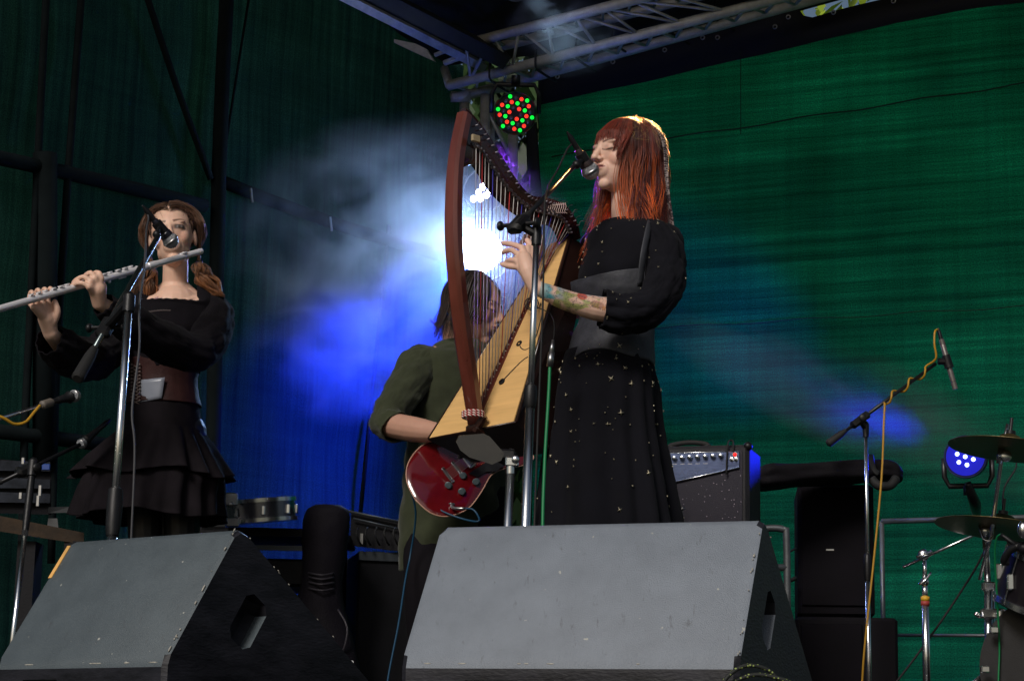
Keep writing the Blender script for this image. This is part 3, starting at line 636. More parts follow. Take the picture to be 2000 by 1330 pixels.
# soundbox behind, tapering
bd0, bd1 = .15, .09
m_ = MB(); e = .03
lo = [brd(-e * .6, -.004, -.0), brd(1 + e * .6, -.004, -.0), brd(.88, .02, -bd0) + V((.03, 0, -.005)), brd(.12, .02, -bd0)]
hi_ = [brd(-e * 2, 1.01, 0), brd(1 + e * 2, 1.01, 0), brd(1.2, 1.03, -bd1), brd(-.1, 1.03, -bd1)]
boxm = mat('soundbox_dark_wood', (.022, .009, .007), .3, var=.3, vscale=10, coat=.3)
m_.hexa(lo, hi_); part('soundbox', m_, boxm, HP, False)
m_ = MB()
for u0 in (-.02, 1.02): m_.tube([brd(u0, 0, .003), brd(u0 * 1.02, 1, .003)], .0055, 8)
m_.tube([brd(-.02, 0, .003), brd(1.02, 0, .003)], .004, 8)
part('edge_trim', m_, boxm, HP, True)
m_ = MB()
m_.rings([[brd(.5 - .055, .015, .009), brd(.5 + .055, .015, .009), brd(.5 + .055, .015, .013), brd(.5 - .055, .015, .013)], [brd(.44, .5, .009), brd(.54, .5, .009), brd(.54, .5, .013), brd(.44, .5, .013)], [brd(.42, .93, .009), brd(.60, .93, .009), brd(.60, .93, .013), brd(.42, .93, .013)]])
part('string_rib', m_, wood_dark, HP, False)
m_ = MB()
for k in range(28): m_.sph(brd(.5, .03 + .9 * k / 27, .014), .0022, seg=8, rg=5)
part('string_eyelets', m_, mat('pale_eyelet', (.6, .55, .45), .4), HP, True)
# pickups
for (x, y, d_) in ((985, 750, 6.0), (1019, 676, 6.0), (1076, 546, 6.1)):
    q = P(x, y, 6.1); k = (BL - q).dot(nb) / nb.dot(nb); dr = (P(x, y, 6.1) - CAM).normalized(); kk = (BL - CAM).dot(nb) / dr.dot(nb); q = CAM + dr * kk + nb * .009
    m_ = MB(); m_.lathe(q, nb, [(0, .0105), (.005, .0105), (.006, .004), (.003, .004)], 20); part('pickup', m_, black, HP)
def onb(x, y, h=.012):
    dr = (P(x, y, 6.1) - CAM).normalized(); return CAM + dr * ((BL - CAM).dot(nb) / dr.dot(nb)) + nb * h
m_ = MB(); m_.tube([onb(986, 749), onb(1000, 734), onb(1024, 710), onb(1036, 702)], .0018, 6, 4); m_.tube([onb(1020, 677), onb(1022, 684), onb(1030, 688), onb(1040, 684)], .0018, 6, 4)
m_.tube([onb(1075, 548), onb(1074, 556), onb(1066, 575)], .0018, 6, 3)
lp = [onb(1052 + 12 * math.cos(a), 600 + 12 * math.sin(a) + a, .02 + .002 * a) for a in np.linspace(0, 13, 26)]
m_.tube(lp + [P(1075, 612, 5.96), P(1083, 640, 5.95), P(1080, 668, 5.94)], .0016, 6, 2); m_.tube([onb(1050, 640), P(1046, 660, 5.96), P(1060, 610, 5.95)], .0014, 6, 4)
part('pickup_wires', m_, rubber, HP, True)
jk = MB(); jk.tube([P(1080, 664, 5.94), P(1077, 690, 5.93)], [.004, .0085], 10); jk.tube([P(1077, 688, 5.93), P(1074, 716, 5.93)], .0095, 12)
part('cable_connector', jk, steel, HP, True)
cable('harp_cable', [P(1074, 714, 5.93), P(1073, 740, 5.92), P(1071, 780, 5.90), P(1064, 900, 5.85), P(1060, 1020, 5.8), P(1062, 1120, 5.75), P(1080, 1230, 5.7)], .0048, mat('green_cable', (.0, .17, .05), .5), 'bright green cable plugged into the harp, hanging past the skirt')
# pillar
pc_ = [P(930, 836, 6.075), P(920, 760, 6.03), P(903, 650, 5.98), P(893, 560, 5.95), P(886, 470, 5.94), P(886, 380, 5.95), P(892, 300, 5.97), P(907, 225, 6.0)]
m_ = MB(); C = catmull(pc_, 5); vw = V((.78, -.62, 0)); R = []
for i, c in enumerate(C):
    t_ = (C[min(i + 1, len(C) - 1)] - C[max(i - 1, 0)]).normalized(); s_ = (vw - t_ * vw.dot(t_)).normalized(); f = t_.cross(s_)
    q = i / (len(C) - 1); W_ = .023 + .004 * math.sin(q * 3.1) - .002 * q; D_ = .019
    if f.y > 0: f = -f
    pts = []
    for (a, b) in ((-1, -.55), (-.62, -1), (.0, -1.02), (.62, -1), (1, -.55), (1, .6), (.7, 1), (-.7, 1), (-1, .6)): pts.append(c + s_ * a * W_ * .95 + f * -b * D_)
    R.append(pts)
m_.rings(R); part('pillar', m_, wood_dark, HP, 30)
# foot block + cord
m_ = MB(); q = P(928, 842, 6.06); m_.box(q, .05, .04, .02, X=(BR - BL), Y=nb, bev=.005); m_.tube([P(928, 842, 6.05), P(946, 812, 6.03)], .012, 8); part('pillar_block', m_, wood_brown, HP)
m_ = MB()
for j in range(3):
    for ph in (0, math.pi):
        pts = []
        for k in range(61):
            a = k / 60 * 2 * math.pi; c = P(924, 806 + j * 4.5 - 6 * math.cos(a) * 0, 6.035); sw = .0022
            pts.append(c + V((math.cos(a) * .030, math.sin(a) * .026, -.003 * math.sin(a))) + V((0, 0, math.cos(a * 14 + ph) * sw)) + V((math.cos(a), math.sin(a), 0)) * math.sin(a * 14 + ph) * sw)
        m_.mi = 0 if ph else 1; m_.tube(pts, .0022, 5)
part('twisted_cord', m_, [mat('white_cord', (.7, .6, .55), .8), mat('red_cord', (.35, .03, .03), .8)], HP, True)
# neck (harmonic curve) from pillar top to shoulder
hv = (P(1120, 430, 6.3) - P(907, 225, 6.0)); hv.z = 0; hv.normalize(); hn = V((hv.y, -hv.x, 0))     # across thickness, toward camera
top = [(905, 212), (925, 232), (948, 262), (975, 305), (1003, 350), (1032, 382), (1066, 388), (1100, 402), (1122, 432), (1130, 466)]
bot = [(897, 330), (920, 322), (932, 332), (958, 372), (988, 402), (1018, 424), (1050, 436), (1078, 442), (1092, 466), (1090, 484)]
dpt = [6.0 + .3 * i / 9 for i in range(10)]
T_ = catmull([P(x, y, d_) for (x, y), d_ in zip(top, dpt)], 4); B_ = catmull([P(x, y, d_) for (x, y), d_ in zip(bot, dpt)], 4)
m_ = MB(); R = []
for a, b in zip(T_, B_):
    m1 = (b - a) * .12; h = .017
    R.append([a + hn * h * .6, a + m1 + hn * h, b - m1 + hn * h, b + hn * h * .6, b - hn * h * .6, b - m1 - hn * h, a + m1 - hn * h, a - hn * h * .6])
m_.rings(R); part('neck', m_, mat('neck_wood', (.030, .009, .008), .25, var=.35, vscale=14, coat=.6), HP, 40)
# strings, levers and pins
NS = 27; lever0 = None
smat = mat('nylon_string', (.75, .72, .7), .25, trans=.35, spec=.6); sred = mat('nylon_red', (.5, .05, .05), .3); sblue = mat('nylon_blue', (.05, .05, .35), .3)
for k in range(NS):
    q = k / (NS - 1); lowp = brd(.5, .035 + .885 * q, .013)
    ti = .10 + .80 * q ** .88; j = ti * (len(B_) - 1); j0 = int(j); fr = j - j0
    bq = B_[j0].lerp(B_[min(j0 + 1, len(B_) - 1)], fr); tq = T_[j0].lerp(T_[min(j0 + 1, len(T_) - 1)], fr)
    att = bq.lerp(tq, .35) + hn * .024
    # keep strings near vertical: choose the neck point straight above the foot in the image
    m_ = MB(); m_.tube([lowp, att], .0016 - .0007 * q, 5); part('string', m_, sred if k % 7 == 2 else (sblue if k % 7 == 5 else smat), HP, True)
    if lever0 is None:
        c = rootloc(HP); m_ = MB(); m_.box(c, .016, .010, .008, bev=.002); m_.tube([c, c + V((-.004, -.014, .004)), c + V((-.012, -.018, .014))], .0026, 6, 2)
        lever0 = part('lever', m_, mat('pin_steel', (.16, .15, .17), .35, metal=.9), HP); lever0.location = att - c; lv = lever0
        m_ = MB(); m_.tube([c - hn * .045, c + hn * .028], .0022, 6); m_.tube([c + hn * .024, c + hn * .026 + V((.005, 0, .012)), c + hn * .03 + V((.012, 0, .013))], .0006, 4, 3)
        pin0 = part('tuning_pin', m_, mat('pin_steel', (.16, .15, .17), .35, metal=.9), HP, True); pin0.location = bq.lerp(tq, .80) - c
    else:
        lv = lever0.copy(); COL.objects.link(lv); lv.parent = HP; lv.location = att - rootloc(HP)
        pn = pin0.copy(); COL.objects.link(pn); pn.parent = HP; pn.location = bq.lerp(tq, .80) - rootloc(HP); pn.rotation_euler = (0, 0, random.uniform(-.4, .4))
m_ = MB(); m_.box(P(929, 271, 5.97), .030, .01, .021, X=hv, Y=hn, bev=.002); part('pale_block', m_, mat('pale_block', (.35, .27, .16), .6), HP)
# lacing of string ends near the shoulder
m_ = MB()
for k in range(9):
    x = 1070 + k * 4.2; m_.tube([P(x, 396, 6.2), P(x + 2, 404, 6.19), P(x - 1, 413, 6.19), P(x + 4, 417, 6.19)], .0011, 4, 3)
m_.tube([P(1078, 401, 6.19), P(1104, 399, 6.2)], .002, 5); part('string_ends', m_, mat('string_ends', (.6, .45, .4), .4), HP, True)
# harp stand: pad, bracket and pole
t = thing('harp_stand', P(990, 1380, 5.95), 'short chrome pole with dark pad and bracket carrying the harp from below', 'stand')
c = P(929, 872, 5.97); X_ = (BR - BL).normalized(); m_ = MB()
outl = [(890, 862), (896, 850), (944, 846), (956, 852), (984, 884), (978, 898), (960, 906), (916, 892), (898, 878)]
m_.rings([[P(x, y, 5.98) for x, y in outl], [P(x + 1, y + 1, 5.955) for x, y in outl]]); part('pad', m_, mat('grey_pad', (.020, .018, .014), .55, var=.3, vscale=20), t, 30)
m_ = MB(); m_.tube([P(962, 880, 6.0), P(985, 900, 5.98), P(1003, 880, 5.98)], .014, 8, 2); m_.box(P(990, 888, 5.97), .05, .03, .03, bev=.006); m_.prism([P(985, 905, 5.98), P(1003, 876, 5.98), P(1012, 890, 5.98), P(1000, 912, 5.98)], V((0, .02, 0))); part('bracket', m_, black, t)
m_ = MB(); m_.box(P(1000, 902, 5.95), .038, .03, .028, bev=.004); m_.sph(P(1007, 897, 5.93), (.012, .008, .012)); m_.tube([P(997, 895, 5.95), P(997, 925, 5.95)], .013, 12); part('collar', m_, chrome, t)
a = P(997, 920, 5.95); m_ = MB(); m_.tube([a, V((a.x - .02, a.y, .03))], .0125, 14); part('pole', m_, chrome, t, True); foot3(t, V((a.x - .02, a.y, .03)), .25)
# ------------------------------------------------------------------ flute
FA, FB = P(392, 491, 6.74), P(-52, 618, 6.10)
fl = thing('flute', FB, 'silver concert flute held sideways to the left', 'flute'); d = (FB - FA).normalized(); L_ = (FB - FA).length
flm = mat('silver', (.88, .86, .88), .32, metal=.4); u_, s_ = frame(d)
m_ = MB(); m_.lathe(FA, d, [(-.006, .004), (-.004, .009), (0, .0085), (.004, .0102), (.012, .0098), (.19, .0102), (.20, .012), (.232, .0122), (.234, .0105), (L_ - .0, .0108), (L_ + .001, .0125), (L_ + .006, .0125)], 20); part('tube', m_, flm, fl)
m_ = MB(); q = FA + d * .075 + u_ * .0095; m_.lathe(q, u_, [(-.004, .009), (.0, .014), (.003, .0135), (.0035, .006), (.0, .004)], 20); part('lip_plate', m_, flm, fl)
k0 = None
for k in range(15):
    q = FA + d * (.30 + .029 * k) + u_ * .0115 + s_ * (-.003 if k % 3 else .003)
    if k0 is None: m_ = MB(); m_.lathe(q, u_, [(0, .007), (.003, .0095), (.0055, .009), (.0062, .0)], 16); m_.tube([q + s_ * .003 + u_ * .004, q + s_ * .011], .0018, 6); k0 = part('key', m_, flm, fl); kq = q
    else: kk = k0.copy(); COL.objects.link(kk); kk.parent = fl; kk.location = q - kq
m_ = MB(); m_.tube([FA + d * .27 + s_ * .011 + u_ * .008, FA + d * (L_ - .02) + s_ * .011 + u_ * .008], .0022, 8)
for k in range(8): m_.sph(FA + d * (.27 + k * .05) + s_ * .011 + u_ * .008, .0038, seg=8, rg=6)
m_.tube([FA + d * .33 - u_ * .012, FA + d * .36 - u_ * .013], .002, 6); m_.sph(FA + d * .40 - u_ * .013, .005)
part('key_rod', m_, flm, fl, True)
# ------------------------------------------------------------------ people
skin = mat('skin', (.5, .3, .22), .48, attr='Col', sss=.12, bump=.05, bscale=400, spec=.4, var=.04, vscale=30)
hairm = mat('hair', (.1, .02, .01), .42, attr='Col', spec=.5, sheen=.2)
def hair_trans(m):
    N = m.node_tree.nodes; L = m.node_tree.links; b = N['Principled BSDF']; out = [n for n in N if n.type == 'OUTPUT_MATERIAL'][0]
    t = N.new('ShaderNodeBsdfTranslucent'); a = N.new('ShaderNodeAttribute'); a.attribute_name = 'Col'; L.new(a.outputs['Color'], t.inputs[0])
    mx = N.new('ShaderNodeMixShader'); mx.inputs[0].default_value = .3; L.new(b.outputs[0], mx.inputs[1]); L.new(t.outputs[0], mx.inputs[2]); L.new(mx.outputs[0], out.inputs[0])
hair_trans(hairm)
def loc2w(fr, p): return fr[0] + fr[1] * p[0] + fr[2] * p[1] + fr[3] * p[2]
def headshape(mb, fr, jaw=1.0, closed=True):
    ax = fr[1:]
    S = lambda c, r: mb.sph(loc2w(fr, c), r, ax, 28, 18)
    S((0, -.016, .034), (.076, .096, .091)); S((0, .012, .012), (.069, .080, .088))
    S((0, .024, -.040), (.054 * jaw, .062, .070)); S((0, .030, -.066), (.041 * jaw, .050, .042)); S((0, .066, -.093), (.021, .018, .017))
    for s in (-1, 1):
        S((s * .034, .050, -.016), (.027, .028, .032)); S((s * .028, .073, .031), (.026, .012, .009))
        S((s * .031, .0735, .011), (.0165, .0145, .0115)); S((s * .075, -.008, -.004), (.008, .018, .030))
        S((s * .0105, .094, -.0215), (.0085, .0095, .0075)); S((s * .041, .012, -.056), (.014, .036, .024))
    mb.tube([loc2w(fr, (0, .084, .026)), loc2w(fr, (0, .094, .006)), loc2w(fr, (0, .103, -.010)), loc2w(fr, (0, .108, -.0175))], [.0085, .0085, .0105, .0112], 14, 3)
    S((0, .1075, -.0185), (.0118, .0105, .0095)); S((0, .072, -.048), (.031, .022, .030))
    S((0, .0925, -.0415), (.022, .0085, .0052)); S((0, .0905, -.0515), (.0185, .0085, .0062))
def lc(fr, A):
    D = A - np.array(fr[0])[None]; return np.stack([D @ np.array(fr[k]) for k in (1, 2, 3)], 1)
def sm(x, a, b): t = np.clip((x - a) / (b - a), 0, 1); return t * t * (3 - 2 * t)
def face_col(c, L_, base, lip, eyec, brow, closed):
    x, y, z = L_[:, 0], L_[:, 1], L_[:, 2]; front = sm(y, .05, .07)
    g = lambda w, col: c * (1 - w[:, None]) + np.array(col)[None] * w[:, None]
    n = np.array([noise.noise(V((a * 40, b * 40, d_ * 40))) for a, b, d_ in L_]) if len(L_) < 60000 else 0
    ch = np.exp(-((np.abs(x) - .042) ** 2 / .00035 + (z + .022) ** 2 / .0004)) * front * .35
    c = g(ch, (base[0] * .95, base[1] * .6, base[2] * .55))
    lw = (np.abs(x) < .0245) * 1.0 * sm(y, .08, .084)
    zc = -.0465; up_ = np.exp(-((z - zc) / (.0085 * np.clip(1 - (x / .026) ** 2, .05, 1))) ** 4) * lw
    c = g(np.clip(up_, 0, 1) * .85, lip)
    seam = np.exp(-((z - zc) / .0014) ** 2) * lw; c = g(seam * .8, [q * .25 for q in lip])
    for s in (-1, 1):
        bx = (x * s - .014) / .036; bz = .0325 + .004 * np.sin(np.clip(bx, 0, 1) * 2.6)
        bw_ = np.exp(-((z - bz) / .0036) ** 2) * (bx > -.05) * (bx < 1) * front; c = g(np.clip(bw_ * 1.3, 0, 1) * .9, brow)
        ex = (x * s - .031) / .0165
        if closed:
            lz = .0045 + .0035 * ex ** 2; w_ = np.exp(-((z - lz) / .0019) ** 2) * (np.abs(ex) < 1.15) * front; c = g(w_ * .92, (.012, .008, .008))
            w_ = np.exp(-(((z - .016) / .007) ** 2 + ex ** 2)) * front * .35; c = g(w_, (.22, .10, .09))
        else:
            w_ = np.exp(-(((z - .0115) / .0085) ** 4 + (ex * .85) ** 4)) * front; c = g(np.clip(w_ * 1.1, 0, 1), (.015, .008, .006))
            w_ = np.exp(-(((z - .0105) / .0048) ** 4 + (ex / .72) ** 4)) * front; c = g(np.clip(w_, 0, 1), (.24, .20, .19))
            w_ = (((z - .0108) ** 2 + (x * s - .031) ** 2) < .0058 ** 2) * front; c = g(w_, eyec)
        nz = np.exp(-(((x * s - .0085) / .0035) ** 2 + ((z + .0275) / .003) ** 2)) * sm(y, .08, .09); c = g(nz * .7, (.06, .02, .015))
    return c
def person_body(root, mb, fr, base, lip, eyec, brow, closed, extra=None, vox=.0032):
    o = part('body', mb, skin, root, True)
    bake(o, [('REMESH', dict(mode='VOXEL', voxel_size=vox, adaptivity=0)), ('SMOOTH', dict(factor=.5, iterations=5))])
    me = o.data; n = len(me.vertices); A_ = np.empty(n * 3, np.float32); me.vertices.foreach_get('co', A_); A_ = A_.reshape(-1, 3) + np.array(rootloc(root))[None]
    c = np.tile(np.array(base), (n, 1)); L_ = lc(fr, A_)
    hd_ = (L_[:, 2] > -.13) & (L_[:, 2] < .16) & (np.abs(L_[:, 0]) < .12) & (np.abs(L_[:, 1]) < .14)
    c[hd_] = face_col(c[hd_], L_[hd_], base, lip, eyec, brow, closed)
    if extra: c = extra(c, A_)
    for ca in list(me.color_attributes): me.color_attributes.remove(ca)
    at = me.color_attributes.new('Col', 'FLOAT_COLOR', 'POINT'); at.data.foreach_set('color', np.concatenate([c, np.ones((n, 1))], 1).astype(np.float32).ravel())
    me.shade_smooth(); return o
def nz(p, s): return noise.noise(V(p) * s)
def cloth(name, secs, m, parent, seg=72, sub=8, fold=None, zoff=None, stars=0, star_m=None, smax=.011, sol=.003, wr=.0, cap=False, ref=None, sstart=0):
    mb = MB(); T_ = MB(); R = T_.loft(secs, seg, sub, fold); n = len(R)
    for i, r in enumerate(R):
        for k in range(len(r)):
            p = r[k]
            if wr:
                c = sum((q for q in r), V()) / len(r); d = (p - c); d.normalize(); p = p + d * (wr * (nz(p, 14) + .6 * nz(p + V((5, 1, 2)), 34)))
            if zoff: p = p + V((0, 0, zoff(2 * math.pi * k / seg, i / (n - 1))))
            r[k] = p
    mb.rings(R, cap); S_ = []
    if stars:
        mb.mi = 1
        for _ in range(stars):
            i = random.randrange(sstart, n - 1); k = random.randrange(seg); p = (R[i][k] + R[i + 1][(k + 1) % seg]) * .5
            c = sum(R[i], V()) / seg; nn = (p - c); nn.z = 0; nn.normalize(); u, s_ = frame(nn); q = .0022 + (random.random() ** 4) * smax; ang = random.uniform(0, 1); u, s_ = u * math.cos(ang) + s_ * math.sin(ang), s_ * math.cos(ang) - u * math.sin(ang)
            ps = []
            for j in range(8):
                rr = q if j % 2 == 0 else q * .22
                ps.append(p + nn * .0045 + (u * math.cos(j * math.pi / 4) + s_ * math.sin(j * math.pi / 4)) * rr)
            mb.poly(ps)
    return part(name, mb, [m, star_m] if stars else m, parent, True, sol=sol)
def strand(mb, pts, r, c0, c1, sub=4, seg=4, tipf=.35, k=1.0, flat=.45):
    n = len(pts); rr = [r * (1 - (1 - tipf) * i / (n - 1)) for i in range(n)]
    cols = [tuple(c0[j] + (c1[j] - c0[j]) * min(1, max(0, (i / (n - 1) - .25) / .6)) for j in range(3)) for i in range(n)]
    mb.tube(pts, rr, seg, sub, True, flat, None, cols)
ru = random.uniform
# ============================================================ the singer
SY = V((-.82, -.57, .04)).normalized(); SX = V((.57, -.82, 0)).normalized(); SZ = SY.cross(SX).normalized()
SX = SZ.cross(SY).normalized()
fs = (P(1217, 311, 6.2), SX, SY, SZ); H = lambda x, y, z: loc2w(fs, (x, y, z))
sg = thing('person', P(1190, 1400, 6.2), 'red-haired woman in a black star-patterned dress and grey corset singing and playing the harp', 'person')
mb = MB(); headshape(mb, fs, 1.04); d0 = 6.2; p = P
mb.tube([H(0, -.02, -.03), H(0, -.02, -.09), p(1226, 430, 6.2), p(1230, 462, 6.21)], [.056, .049, .049, .070], 20, 3)
mb.cap([p(1284, 480, 6.08), p(1232, 456, 6.2), p(1176, 474, 6.32)], [.036, .050, .036], 16, 3)
mb.tube([p(1234, 460, 6.2), p(1230, 520, 6.2), p(1212, 610, 6.2), p(1192, 700, 6.2), p(1186, 770, 6.2)], [.085, .09, .075, .085, .09], 24, 4)
for sx, dd in ((1215, 6.12), (1160, 6.28)): mb.cap([p(sx, 770, dd), p(sx, 1080, dd), p(sx, 1370, dd)], [.060, .050, .042], 14, 3); mb.cap([p(sx, 1388, dd), p(sx - 60, 1396, dd - .06)], [.035, .03], 12)
# near arm
mb.cap([p(1286, 486, 6.06), p(1290, 545, 6.0), p(1258, 606, 5.97)], [.036, .036, .034], 14, 3)
mb.cap([p(1258, 606, 5.97), p(1180, 605, 5.93), p(1110, 588, 5.92), p(1048, 562, 5.92)], [.036, .037, .030, .0215], 16, 4)
wr_ = p(1046, 562, 5.92)
def finger(a, pts, r0=.0092, r1=.0068): mb.cap(pts, [r0] + [r0 * .93] * (len(pts) - 2) + [r1] if len(pts) > 2 else [r0, r1], 12, 3)
kn = [p(1019, 484, 5.97), p(1012, 497, 5.95), p(1010, 510, 5.94), p(1014, 522, 5.935)]
mb.cap([p(1226, 432, 6.2), p(1262, 464, 6.12)], [.036, .036], 14); mb.cap([p(1226, 432, 6.2), p(1196, 464, 6.28)], [.036, .036], 14)
mb.cap([wr_, p(1032, 530, 5.925), p(1024, 505, 5.94)], [.022, .026, .022], 14, 3)
for k_ in kn: mb.cap([wr_ + (k_ - wr_) * .25, k_], [.0155, .0105], 12)
mb.cap([p(1030, 515, 5.96), p(1030, 485, 5.98)], [.016, .012])
finger(0, [kn[0], p(1003, 478, 5.99), p(992, 476, 6.01), p(982, 475, 6.02)])
finger(0, [kn[1], p(1000, 489, 5.97), p(990, 490, 5.995), p(982, 493, 6.01)])
finger(0, [kn[2], p(998, 508, 5.96), p(990, 512, 5.985), p(985, 517, 6.0)], .009)
finger(0, [kn[3], p(1000, 521, 5.955), p(989, 519, 5.98), p(979, 516, 5.99)], .0088, .006)
finger(0, [p(1036, 528, 5.95), p(1040, 498, 5.975), p(1037, 482, 5.99), p(1030, 470, 6.0)], .0115, .0085)
# far arm and hand on the other side of the strings
mb.cap([p(1172, 470, 6.34), p(1150, 540, 6.42), p(1128, 600, 6.44)], [.045, .042, .036], 14, 3)
mb.cap([p(1128, 600, 6.44), p(1085, 560, 6.42), p(1058, 505, 6.36)], [.036, .032, .022], 14, 3)
w2_ = p(1058, 505, 6.36); k2 = [p(1036, 470, 6.30), p(1042, 464, 6.31), p(1049, 462, 6.33), p(1056, 464, 6.35)]
mb.cap([w2_, p(1046, 480, 6.33)], [.022, .024])
for k_ in k2: mb.cap([w2_, k_], [.015, .0105])
for k_, e in zip(k2, ((1018, 474), (1023, 466), (1029, 460), (1038, 456))): finger(0, [k_, p((k_.x * 0 + e[0] + 8), e[1] - 6, 6.28), p(e[0], e[1], 6.26)])
finger(0, [p(1050, 492, 6.34), p(1038, 492, 6.30), p(1028, 486, 6.27)], .0105, .008)
A0, A1 = np.array(p(1050, 562, 5.92)), np.array(p(1240, 608, 5.95))
skb = (.72, .46, .35)
def tattoo(c, A):
    ax = A1 - A0; t = ((A - A0) @ ax) / (ax @ ax); rad = np.linalg.norm(A - A0 - t[:, None] * ax, axis=1)
    idx = np.where((t > .02) & (t < 1) & (rad < .055))[0]
    for i in idx:
        x, z = t[i], (A[i][2] - (A0[2] + ax[2] * t[i])) / .04; q = V((x * 9, z * 2.2, 0)); a = noise.noise(q); b = noise.noise(q * 2.3 + V((4, 0, 0))); e = noise.noise(q * 1.3 + V((9, 3, 0)))
        col = c[i].copy()
        teal = (.02, .30, .36); grn = (.22, .30, .04); red = (.50, .06, .04); orr = (.55, .22, .05); ink = (.05, .05, .07)
        def put(w, k): return col * (1 - w) + np.array(k) * w
        if x < .30 and (z > -.7): col = put(np.clip((a + .5) * 2.6, 0, .95) * (1 - abs(x - .13) / .22 if abs(x - .13) < .22 else 0), teal)
        if .18 < x < .62 and z < .0: col = put(float(np.clip((e + .25) * 2, 0, .75)), grn)
        if .45 < x < .75 and z > .1: col = put(float(np.clip((b + .0) * 2.4, 0, .6)), (.08, .26, .34))
        if ((x - .44) / .05) ** 2 + ((z + .05) / .30) ** 2 < 1: col = put(.85, red)
        if ((x - .60) / .07) ** 2 + ((z + .45) / .28) ** 2 < 1: col = put(.6, (.30, .10, .05))
        if x > .66 and z < -.3: col = put(float(np.clip((a + .3) * 1.6, 0, .7)), orr)
        li = abs(noise.noise(q * 3.1 + V((1, 7, 2))))
        if li < .045 and .08 < x < .8: col = put(.8, ink)
        c[i] = col
    return c
person_body(sg, mb, fs, skb, (.30, .05, .05), (.02, .02, .02), (.05, .02, .015), True, tattoo, .0025)
Xt, Yt = V((.6, -.8, 0)), V((-.8, -.6, 0))
def sec(x, y, rx, ry, d=6.2): return (P(x, y, d), Xt * rx, Yt * ry)
blk = mat('black_crepe', (.006, .006, .009), .9, spec=.12, bump=.3, bscale=500, var=.25, vscale=10, sheen=.02)
starm = mat('gold_print', (.62, .55, .38), .35, metal=.5)
gather = lambda th, t: .018 * math.sin(th * 34 + 3 * math.sin(th * 2)) * (1 - t) ** 2 + .02 * nz(V((math.cos(th), math.sin(th), t * 2)), 2.2)
cloth('blouse', [sec(1227, 436, .078, .076), sec(1229, 446, .115, .095), sec(1234, 462, .172, .112), sec(1236, 500, .182, .125), sec(1226, 540, .158, .138), sec(1218, 575, .142, .125)], blk, sg, 96, 8, gather, stars=60, star_m=starm, wr=.004, smax=.006)
cors = mat('grey_leather', (.045, .047, .056), .55, spec=.3, bump=.35, bscale=90, var=.3, vscale=20)
def czo(th, t):
    top = math.exp(-((math.cos(th - 1.2) - 1) ** 2) / .08); z = 0
    if t < .25: z += (1 - t / .25) * (.022 * abs(math.cos(th * 1.0)) ** 2 - .012)
    if t > .7: z -= (t - .7) / .3 * (.035 * math.cos(th - 1.6 - .6) ** 8 + .012 * math.cos(th * 3) - .004)
    return z
seam = lambda th, t: -.008 * max(0, math.cos(th * 12)) ** 30 + .006 * nz(V((math.cos(th) * 2, math.sin(th) * 2, t * 6)), 3)
cloth('corset', [sec(1215, 550, .156, .148), sec(1212, 580, .150, .137), sec(1206, 620, .122, .106), sec(1197, 660, .134, .115), sec(1187, 708, .150, .127)], cors, sg, 96, 8, seam, czo, sol=.005, wr=.003)
for ex, dd in ((1258, 6.02), (1180, 6.32)):
    m_ = MB(); m_.tube([P(ex - 8, 560, dd - .02), P(ex - 2, 500, dd - .045), P(ex + 8, 450, dd - .01), P(ex + 12, 436, dd + .04)], .012, 8, 4, flat=.3, ref=V((.6, -.8, 0))); part('corset_strap', m_, cors, sg, True)
sk = lambda th, t: (.13 * t + .014) * (math.sin(th * 13 + 2 * math.sin(th * 3)) * .5 + .5 * math.sin(th * 7 + 1.5)) + .03 * t * nz(V((math.cos(th), math.sin(th), t)), 3)
cloth('skirt', [sec(1187, 688, .143, .118), sec(1184, 720, .152, .130), sec(1182, 770, .170, .148), sec(1180, 840, .180, .158), sec(1181, 920, .200, .176), sec(1184, 1020, .222, .196), sec(1186, 1200, .26, .23), sec(1190, 1385, .29, .26)], blk, sg, 140, 7, sk, stars=300, star_m=starm, wr=.003)
def sleeve(parent, pts, rad, m, seg=64, puck=.05, stars=0, cuff=True, name='sleeve', freq=9, smax=.006):
    C = pts; secs = []
    T_ = []; n = len(C)
    a = None
    for i in range(n):
        t_ = (C[min(i + 1, n - 1)] - C[max(i - 1, 0)]).normalized(); u, v_ = frame(t_, a); a = u; secs.append((C[i], u * rad[i], v_ * rad[i]))
    f = lambda th, t: puck * (math.sin(th * freq + 5 * t) * (abs(t - .5) * 1.4) ** 1.2 + nz(V((math.cos(th) * 1.2, math.sin(th) * 1.2, t * 5)), 1.6) + .9 * abs(nz(V((math.cos(th) * 1.2, math.sin(th) * 1.2, t * 9)), 3.3)))
    return cloth(name, secs, m, parent, 110, 10, f, None, stars, starm, wr=.009, smax=smax)
sleeve(sg, [p(1262, 448, 6.10), p(1290, 474, 6.055), p(1299, 515, 6.02), p(1296, 560, 5.99), p(1270, 598, 5.965), p(1225, 612, 5.95), p(1176, 604, 5.935)], [.034, .050, .055, .056, .055, .056, .052], blk, stars=46, puck=.12)
sleeve(sg, [p(1190, 446, 6.30), p(1170, 480, 6.35), p(1150, 540, 6.43), p(1120, 590, 6.45), p(1100, 575, 6.43)], [.04, .055, .06, .055, .045], blk)
